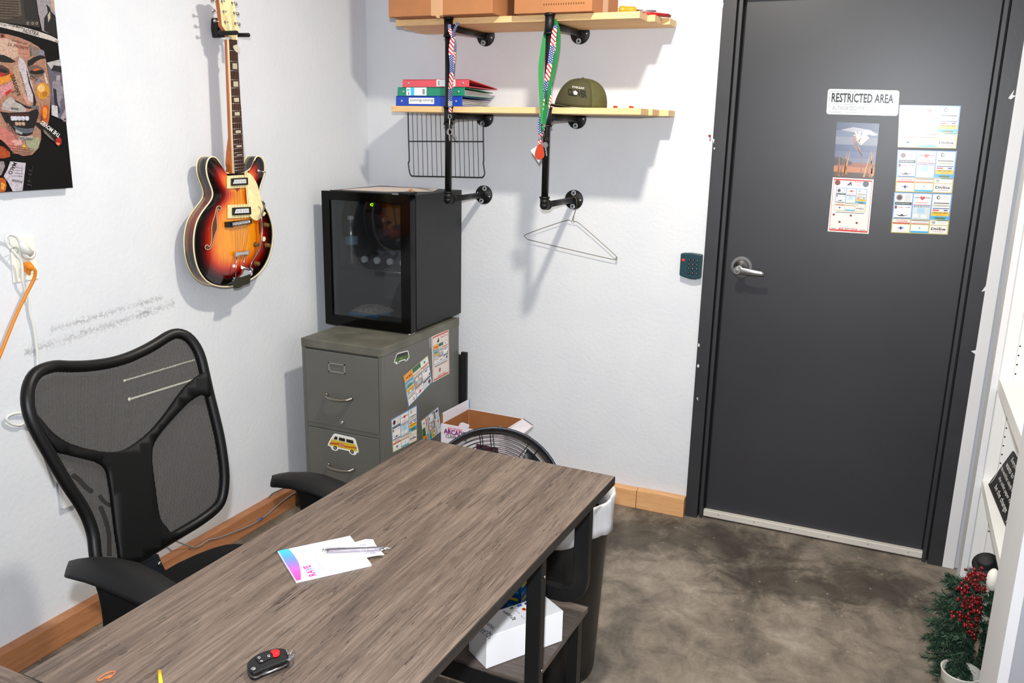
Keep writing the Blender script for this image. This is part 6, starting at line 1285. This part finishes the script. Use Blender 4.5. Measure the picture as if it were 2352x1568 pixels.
for j in range(rings+1):
    t_ = j/rings
    for x, y in bso: vs.append(bs(x+(cx0-x)*t_, y+(cy0-y)*t_, .002))
for j in range(rings):
    for i in range(n_): fs.append((j*n_+i, j*n_+(i+1) % n_, (j+1)*n_+(i+1) % n_, (j+1)*n_+i))
b.add(vs, fs, 0, True); b.build('mesh_panel', mm, ch)
def behind(pts, d0, d1, sm=3):
    P2 = smooth(pts, sm); b = MB(); a = [bs(x, y, d0) for x, y in P2]; c2 = [bs(x, y, d1) for x, y in P2]; n2 = len(P2)
    b.add(a+c2, [tuple(range(n2)), tuple(reversed(range(n2, 2*n2)))]+[(i, n2+i, n2+(i+1) % n2, (i+1) % n2) for i in range(n2)]); return b
spn = [(215, 640), (300, 740), (370, 800), (450, 842), (560, 874), (680, 892), (780, 882), (850, 850), (930, 790), (1000, 722), (1080, 620), (1150, 520), (1200, 460), (1270, 402), (1330, 380), (1355, 520), (1320, 530), (1285, 524), (1210, 570), (1130, 650), (1040, 750), (985, 830), (968, 900), (974, 1000), (990, 1120), (1004, 1230), (1022, 1320), (1060, 1370), (1098, 1412), (1180, 1400), (1130, 1440), (1000, 1520), (860, 1600), (780, 1600), (762, 1500), (745, 1400), (722, 1200), (704, 1080), (692, 1020), (670, 982), (620, 952), (520, 926), (420, 900), (380, 890), (300, 800)]
M_SP = mat('black_spine_plastic', (10, 10, 11), .6, spec=.25)
bm = bmesh.new(); P2 = smooth(spn, 2); bm.faces.new([bm.verts.new((x, y, 0)) for x, y in P2])
for k in range(1, 27):
    for co, no in (((k*60, 0, 0), (1, 0, 0)), ((0, k*60, 0), (0, 1, 0))):
        bmesh.ops.bisect_plane(bm, geom=bm.verts[:]+bm.edges[:]+bm.faces[:], plane_co=co, plane_no=no)
bmesh.ops.triangulate(bm, faces=bm.faces[:]); bm.verts.index_update()
vs = [bs(v.co.x, v.co.y, .011) for v in bm.verts]; fs = [tuple(v.index for v in f.verts) for f in bm.faces]; bm.free()
b = MB(); b.add(vs, fs, 0, True); b.build('y_shaped_spine', M_SP, ch, thick=.013)
for i, (p, q) in enumerate((((800, 432), (1258, 296)), ((832, 552), (1245, 425)))):  # two rows of pale beads stand in for reflections on the backrest
    b = MB(); N = 46
    for k in range(N):
        f = k/N; x, y = p[0]+(q[0]-p[0])*f, p[1]+(q[1]-p[1])*f; b.ball(bs(x, y, .005), .0026 if i == 0 else .003, seg=6, rings=4, sc3=(.6, .8, 1.2))
    b.ball(bs(p[0], p[1], .006), .004 if i == 0 else .0055, seg=8, rings=6, sc3=(.6, 1, 1)); b.build('reflection_strip', mat('pale_reflection', (176, 174, 164), .4), ch)
b = MB(); b.tube(smooth([bs(x, y, -.02) for x, y in [(470, 1040), (510, 1070), (545, 1110), (590, 1145)]], 4, False), .006, 8); b.tube(smooth([bs(x, y, -.02) for x, y in [(640, 1170), (670, 1210), (715, 1235)]], 4, False), .005, 8)
b.tube(smooth([bs(x, y, -.02) for x, y in [(645, 1240), (680, 1330), (700, 1420), (702, 1560)]], 4, False), .0055, 8); b.build('tension_cord', M_SP, ch)
# bracket joining back and seat
c5 = lambda x, y: (100+x/3.178, 1050+y/3.178)
b = MB(); pts = [(640, 805), (740, 750), (842, 704), (862, 760), (890, 815), (930, 862), (900, 905), (860, 890), (760, 850)]
b.prism([onp(*c5(x, y), V((.66, -1.95, .42)), BN) for x, y in pts], (-.02, 0, 0)); pq = onp(*c5(845, 775), V((.66, -1.95, .42)), BN); br_ = b.build('back_bracket', mat('dark_blue_black_plastic', (32, 34, 42), .4), ch, bevel=.003)
MB().lathe([(.006, 0), (.006, .003), (.004, .005)], pq, BN, 12).build('bolt', M_STEEL, br_)
# seat
SZc = .500; b = MB(); outs = smooth([(.74, -2.26), (.675, -2.04), (.70, -1.86), (.77, -1.80), (.92, -1.79), (1.06, -1.80), (1.10, -1.88), (1.11, -2.03), (1.10, -2.2), (1.06, -2.27), (.94, -2.29), (.82, -2.29)], 3)
cen = V((.90, -2.03, 0)); lev = [(.92, SZc-.075), (.98, SZc-.065), (1.0, SZc-.03), (.985, SZc-.008), (.93, SZc+.006), (.6, SZc+.012), (.1, SZc+.008)]
vs = []; fs = []; n2 = len(outs)
for s_, z in lev:
    for x, y in outs: vs.append(V((cen.x+(x-cen.x)*s_, cen.y+(y-cen.y)*s_, z)))
for j in range(len(lev)-1):
    for i in range(n2): fs.append((j*n2+i, j*n2+(i+1) % n2, (j+1)*n2+(i+1) % n2, (j+1)*n2+i))
fs += [tuple(reversed(range(n2))), tuple(range((len(lev)-1)*n2, len(lev)*n2))]
b.add(vs, fs, 0, True); b.build('seat', mat('black_seat_fabric', (13, 13, 14), .85, spec=.2, bump=.3, bscale=400), ch)
# arms
M_ARM = mat('black_arm_pad', (19, 19, 20), .5, spec=.3, bump=.12, bscale=350)
def arm(y0, s, dz=0.0):
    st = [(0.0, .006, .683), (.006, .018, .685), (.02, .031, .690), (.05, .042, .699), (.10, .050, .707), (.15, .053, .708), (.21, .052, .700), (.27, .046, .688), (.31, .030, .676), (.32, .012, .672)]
    b = MB(); vs = []; fs = []; K2 = 14
    x0 = .752 if s < 0 else .820
    for dx, hw, z in st:
        for k in range(K2):
            a = 2*PI*k/K2; vs.append(V((x0+dx, y0+hw*math.cos(a)*1.0, z+dz-.004+.012*math.sin(a)*(1 if math.sin(a) > 0 else 1.4)-.012*math.cos(a)**2*(1))))
    for j in range(len(st)-1):
        for k in range(K2): fs.append((j*K2+k, j*K2+(k+1) % K2, (j+1)*K2+(k+1) % K2, (j+1)*K2+k))
    fs += [tuple(reversed(range(K2))), tuple(range((len(st)-1)*K2, len(st)*K2))]
    b.add(vs, fs, 0, True); ar = b.build('arm_pad', M_ARM, ch)
    yy = y0-.002; b = MB()
    pr = smooth([(x0+.075, .690), (x0+.095, .665), (x0+.105, .62), (x0+.105, .56), (x0+.092, .50), (x0+.075, .44), (x0+.070, .415), (x0+.24, .415), (x0+.235, .47), (x0+.225, .55), (x0+.235, .63), (x0+.26, .685)], 2)
    b.prism([V((x, yy-.018, z+dz)) for x, z in pr], (0, .036, 0)); b.build('arm_support', M_SP, ch, bevel=.006)
    b = MB(); b.box((x0+.09, min(yy, cen.y), SZc-.088), (x0+.22, max(yy, cen.y), SZc-.074)); b.build('arm_bracket', M_SP, ch)
arm(-2.33, -1, .008); arm(-1.745, 1)
b = MB(); b.cyl((.90, -2.03, .10), (.90, -2.03, .44), .028, .028, 18); b.cyl((.90, -2.03, .06), (.90, -2.03, .26), .036, .036, 18); b.build('gas_column', M_BLACK, ch)
for k in range(5):
    a = 2*PI*k/5+.3; d_ = V((math.cos(a), math.sin(a), 0)); O = V((.90, -2.03, 0)); b = MB(); b.tube([O+V((0, 0, .11)), O+d_*.15+V((0, 0, .095)), O+d_*.30+V((0, 0, .07))], [.03, .022, .016], 10); lg = b.build('base_leg', M_BLACK, ch)
    b = MB(); c9 = O+d_*.30; nn_ = V((-d_.y, d_.x, 0))
    for s_ in (-1, 1): b.lathe([(.02, 0), (.026, .003), (.026, .016), (.02, .019)], c9+V((0, 0, .0265))+nn_*(.003*s_), nn_*s_, 18)
    b.cyl(c9+V((0, 0, .03)), c9+V((0, 0, .065)), .008, seg=8); b.build('caster', M_BLACK, lg)

# ------------------------------------------------------------------ bookcase on the right
bk_ = thing('bookcase', 'white open bookcase with peg holes against the right wall', 'bookcase', (2.82, -.8, 0))
X0, YB_, YN = 2.642, -.42, -1.14
b = MB(); b.box((X0, YB_, 0), (X0+.020, YB_+.10, HZ-.1)); b.build('far_stile', M_TRIM, bk_, bevel=.0015)
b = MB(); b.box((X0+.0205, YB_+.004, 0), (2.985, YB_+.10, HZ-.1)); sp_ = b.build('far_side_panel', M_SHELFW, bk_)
b = MB(); b.box((X0+.058, YB_+.002, 0), (X0+.0585, YB_+.004, HZ-.1)); b.build('panel_seam', M_TRIMG, sp_)
for i in range(22):
    b = MB(); p = at(2312, 980, 1, YB_+.003); z = p.z+.27-i*.0305; b.lathe([(.0027, 0), (.0027, .0008)], (p.x, YB_+.0045, z), (0, -1, 0), 10); b.build('peg_hole', M_GROOVE, sp_)
b = MB(); b.box((2.965, YN, 0), (2.985, YB_+.004, HZ-.1)); b.build('back_panel', M_SHELFW, bk_)
b = MB(); b.box((X0+.003, -1.39, 0), (X0+.026, YN, HZ-.1)); b.build('near_stile', M_TRIM, bk_, bevel=.002)
b = MB(); b.box((X0+.0265, -1.37, 0), (2.985, YN-.02, HZ-.1)); b.build('near_side_panel', mat('grey_panel', (176, 178, 182), .5, var=.03), bk_)  # plain grey, darker than the white shelves
for z, th in ((.880, .042), (.530, .030), (2.4, .03)):
    b = MB(); b.box((2.662, YN+.001, z-th), (2.964, YB_+.003, z)); b.build('shelf', M_SHELFW, bk_, bevel=.001)
# chalk sign
sg = thing('chalkboard_sign', 'small black sign with white chalk lettering leaning on the lower bookcase shelf', 'sign', (2.72, -.72, .53))
s0 = at(2272, 1125, 0, 2.680); s0.z = .532; s1 = V((2.700, s0.y-.335, .532)); up_ = V((.052, .0, .125))
F = bil(s1, s0, s0+up_, s1+up_, N=(-.92, 0, .38)); F = bil(s0, s1, s1+up_, s0+up_, N=V((-.92, 0, .38)).normalized())
b = MB(); slab(b, F, .006); b.build('board', mat('blackboard', (18, 18, 20), .6), sg)
b = MB(); ln_ = [('Everyone', .12, .42, .84, .10), ('wants to Change', .08, .78, .66, .12), ('the world but nobody wants to Change', .04, .98, .50, .09), ('the toilet paper roll', .14, .78, .33, .09), ('be the change', .2, .8, .13, .12)]
for s_, u0, u1, v, h_ in ln_: b.text(s_, lambda u, v2, u0=u0, u1=u1, v=v, h_=h_: F(u0+(u1-u0)*u, v+h_*v2, .0066), 0, .005)
for u in (.03, .93):
    b.tube(smooth([F(u+.02*math.sin(i), .05+.14*i/1.6, .0068) for i in range(7)], 3, False), .0008, 5)
b.build('chalk_lettering', C((214, 212, 208), .8), sg, recalc=False)
cw = thing('white_coil', 'white coiled ornament on the upper bookcase shelf, cut by the photo edge', 'ornament', tuple(at(2356, 870, 1, -.62)))
p = V((2.80, -.62, .881)); b = MB()
for k in range(3): b.tube([p+V((.048*math.cos(a), .048*math.sin(a), .014+k*.024)) for a in [2*PI*i/24 for i in range(24)]], .0125, 10, True)
cw.location = p; b.build('coil', mat('white_ceramic', (228, 226, 218), .35), cw)
b = MB(); p2 = V((2.790, -.86, .881)); b.prism([p2, p2+V((.06, -.10, 0)), p2+V((.16, -.02, 0)), p2+V((.10, .06, 0))], (0, 0, .045)); tag(b.build('brown_block', mat('dark_brown_wood', (74, 52, 44), .5), bevel=.002), 'dark brown wooden block on the upper bookcase shelf, cut by the photo edge', 'block')

# ------------------------------------------------------------------ christmas greenery
gr = thing('christmas_arrangement', 'artificial pine arrangement with red berries and a black hat beside the bookcase', 'christmas decoration', (2.63, -.80, 0))
rnd = random.Random(11)
b = MB(); b.lathe([(.04, 0), (.044, .004), (.055, .10), (.057, .105), (.05, .102), (.055, .01)], (2.632, -.905, 0), (0, 0, 1), 28); b.build('white_pot', mat('white_pot', (216, 214, 206), .5), gr)
def needles(mb, P, D, L_, n_=85, r=.024):
    D = V(D).normalized(); e1 = D.orthogonal().normalized(); e2 = D.cross(e1)
    mb.tube([P, P+D*L_], [.0018, .001], 5, mi=0)
    for i in range(n_):
        f = i/n_; a = rnd.uniform(0, 2*PI); o = P+D*L_*f; d = (D*.75+(e1*math.cos(a)+e2*math.sin(a))*.85).normalized()*r*(1-.3*f)*rnd.uniform(.75, 1.2)
        s_ = d.cross(V((rnd.uniform(-1, 1), rnd.uniform(-1, 1), 1))).normalized()*.0017
        mb.add([o-s_, o+s_, o+d+s_*.3, o+d-s_*.3], [(0, 1, 2, 3)], 1+(i % 3 == 0))
core = V((2.665, -.78, .17))
b = MB()
for i in range(170):
    a = rnd.uniform(0, 2*PI); el = rnd.uniform(-.75, 1.0); z = .17+.15*el
    O = V((2.655+.03*math.cos(a), -.78+.05*math.sin(a), z)); d = V((math.cos(a)*.9-.45, math.sin(a)*1.0-.1, rnd.uniform(-.35, .45)-(.35 if el < -.3 else 0)))
    l = rnd.uniform(.06, .105)*(.75 if el > .6 else 1)
    tipx = O+d.normalized()*(l+.02)
    if tipx.x > 2.655 and tipx.y > -.42-.30 and tipx.x > 2.64: d.x = -abs(d.x)-.2
    needles(b, O, d, l)
for i in range(26):
    z = rnd.uniform(.02, .14); a = rnd.uniform(PI*.75, PI*1.45); O = V((2.65, -.84, z+.05)); needles(b, O, (math.cos(a), math.sin(a), -.25), rnd.uniform(.06, .11))
b.build('pine_sprigs', [mat('green_stem', (52, 50, 38), .8), mat('pine_needle_green', (40, 72, 54), .6), mat('pine_needle_light', (74, 104, 82), .6)], gr, recalc=False)
M_BER = mat('glitter_red_berry', (124, 8, 20), .22, coat=.4)
G = lambda x, y, yy: at(x, y, 1, yy)
cl = [(2225, 1318), (2242, 1312), (2258, 1322), (2205, 1350), (2232, 1345), (2250, 1352), (2226, 1372), (2240, 1385), (2258, 1380), (2210, 1385), (2232, 1398), (2255, 1398), (2196, 1412), (2216, 1420), (2262, 1418), (2224, 1436), (2250, 1432), (2262, 1445), (2246, 1455)]
for i, (x, y) in enumerate(cl):
    c9 = G(x, y, -.92+.006*(i % 5)); c9.x = min(c9.x, 2.64); b = MB()
    for k in range(11): b.ball(c9+V((rnd.uniform(-.013, .013), rnd.uniform(-.012, .012), rnd.uniform(-.014, .014))), rnd.uniform(.0035, .006), seg=8, rings=5)
    b.build('berry_cluster', M_BER, gr)
hp_ = at(2266, 1296, 1, -.80); b = MB(); ax9 = V((-.25, -.55, .8)).normalized()
b.lathe([(.038, 0), (.039, .003), (.027, .006), (.024, .010), (.023, .028), (.019, .032), (0.0, .034)], hp_, ax9, 30); b.build('black_hat', mat('black_felt', (20, 20, 22), .7), gr)
hp_.x -= 0
b = MB(); c9 = at(2281, 1331, 1, -.86); b.ball(c9, .029, sc3=(.62, .7, 1.2), seg=18, rings=12); b.build('white_face', mat('white_felt', (232, 230, 222), .6), gr)
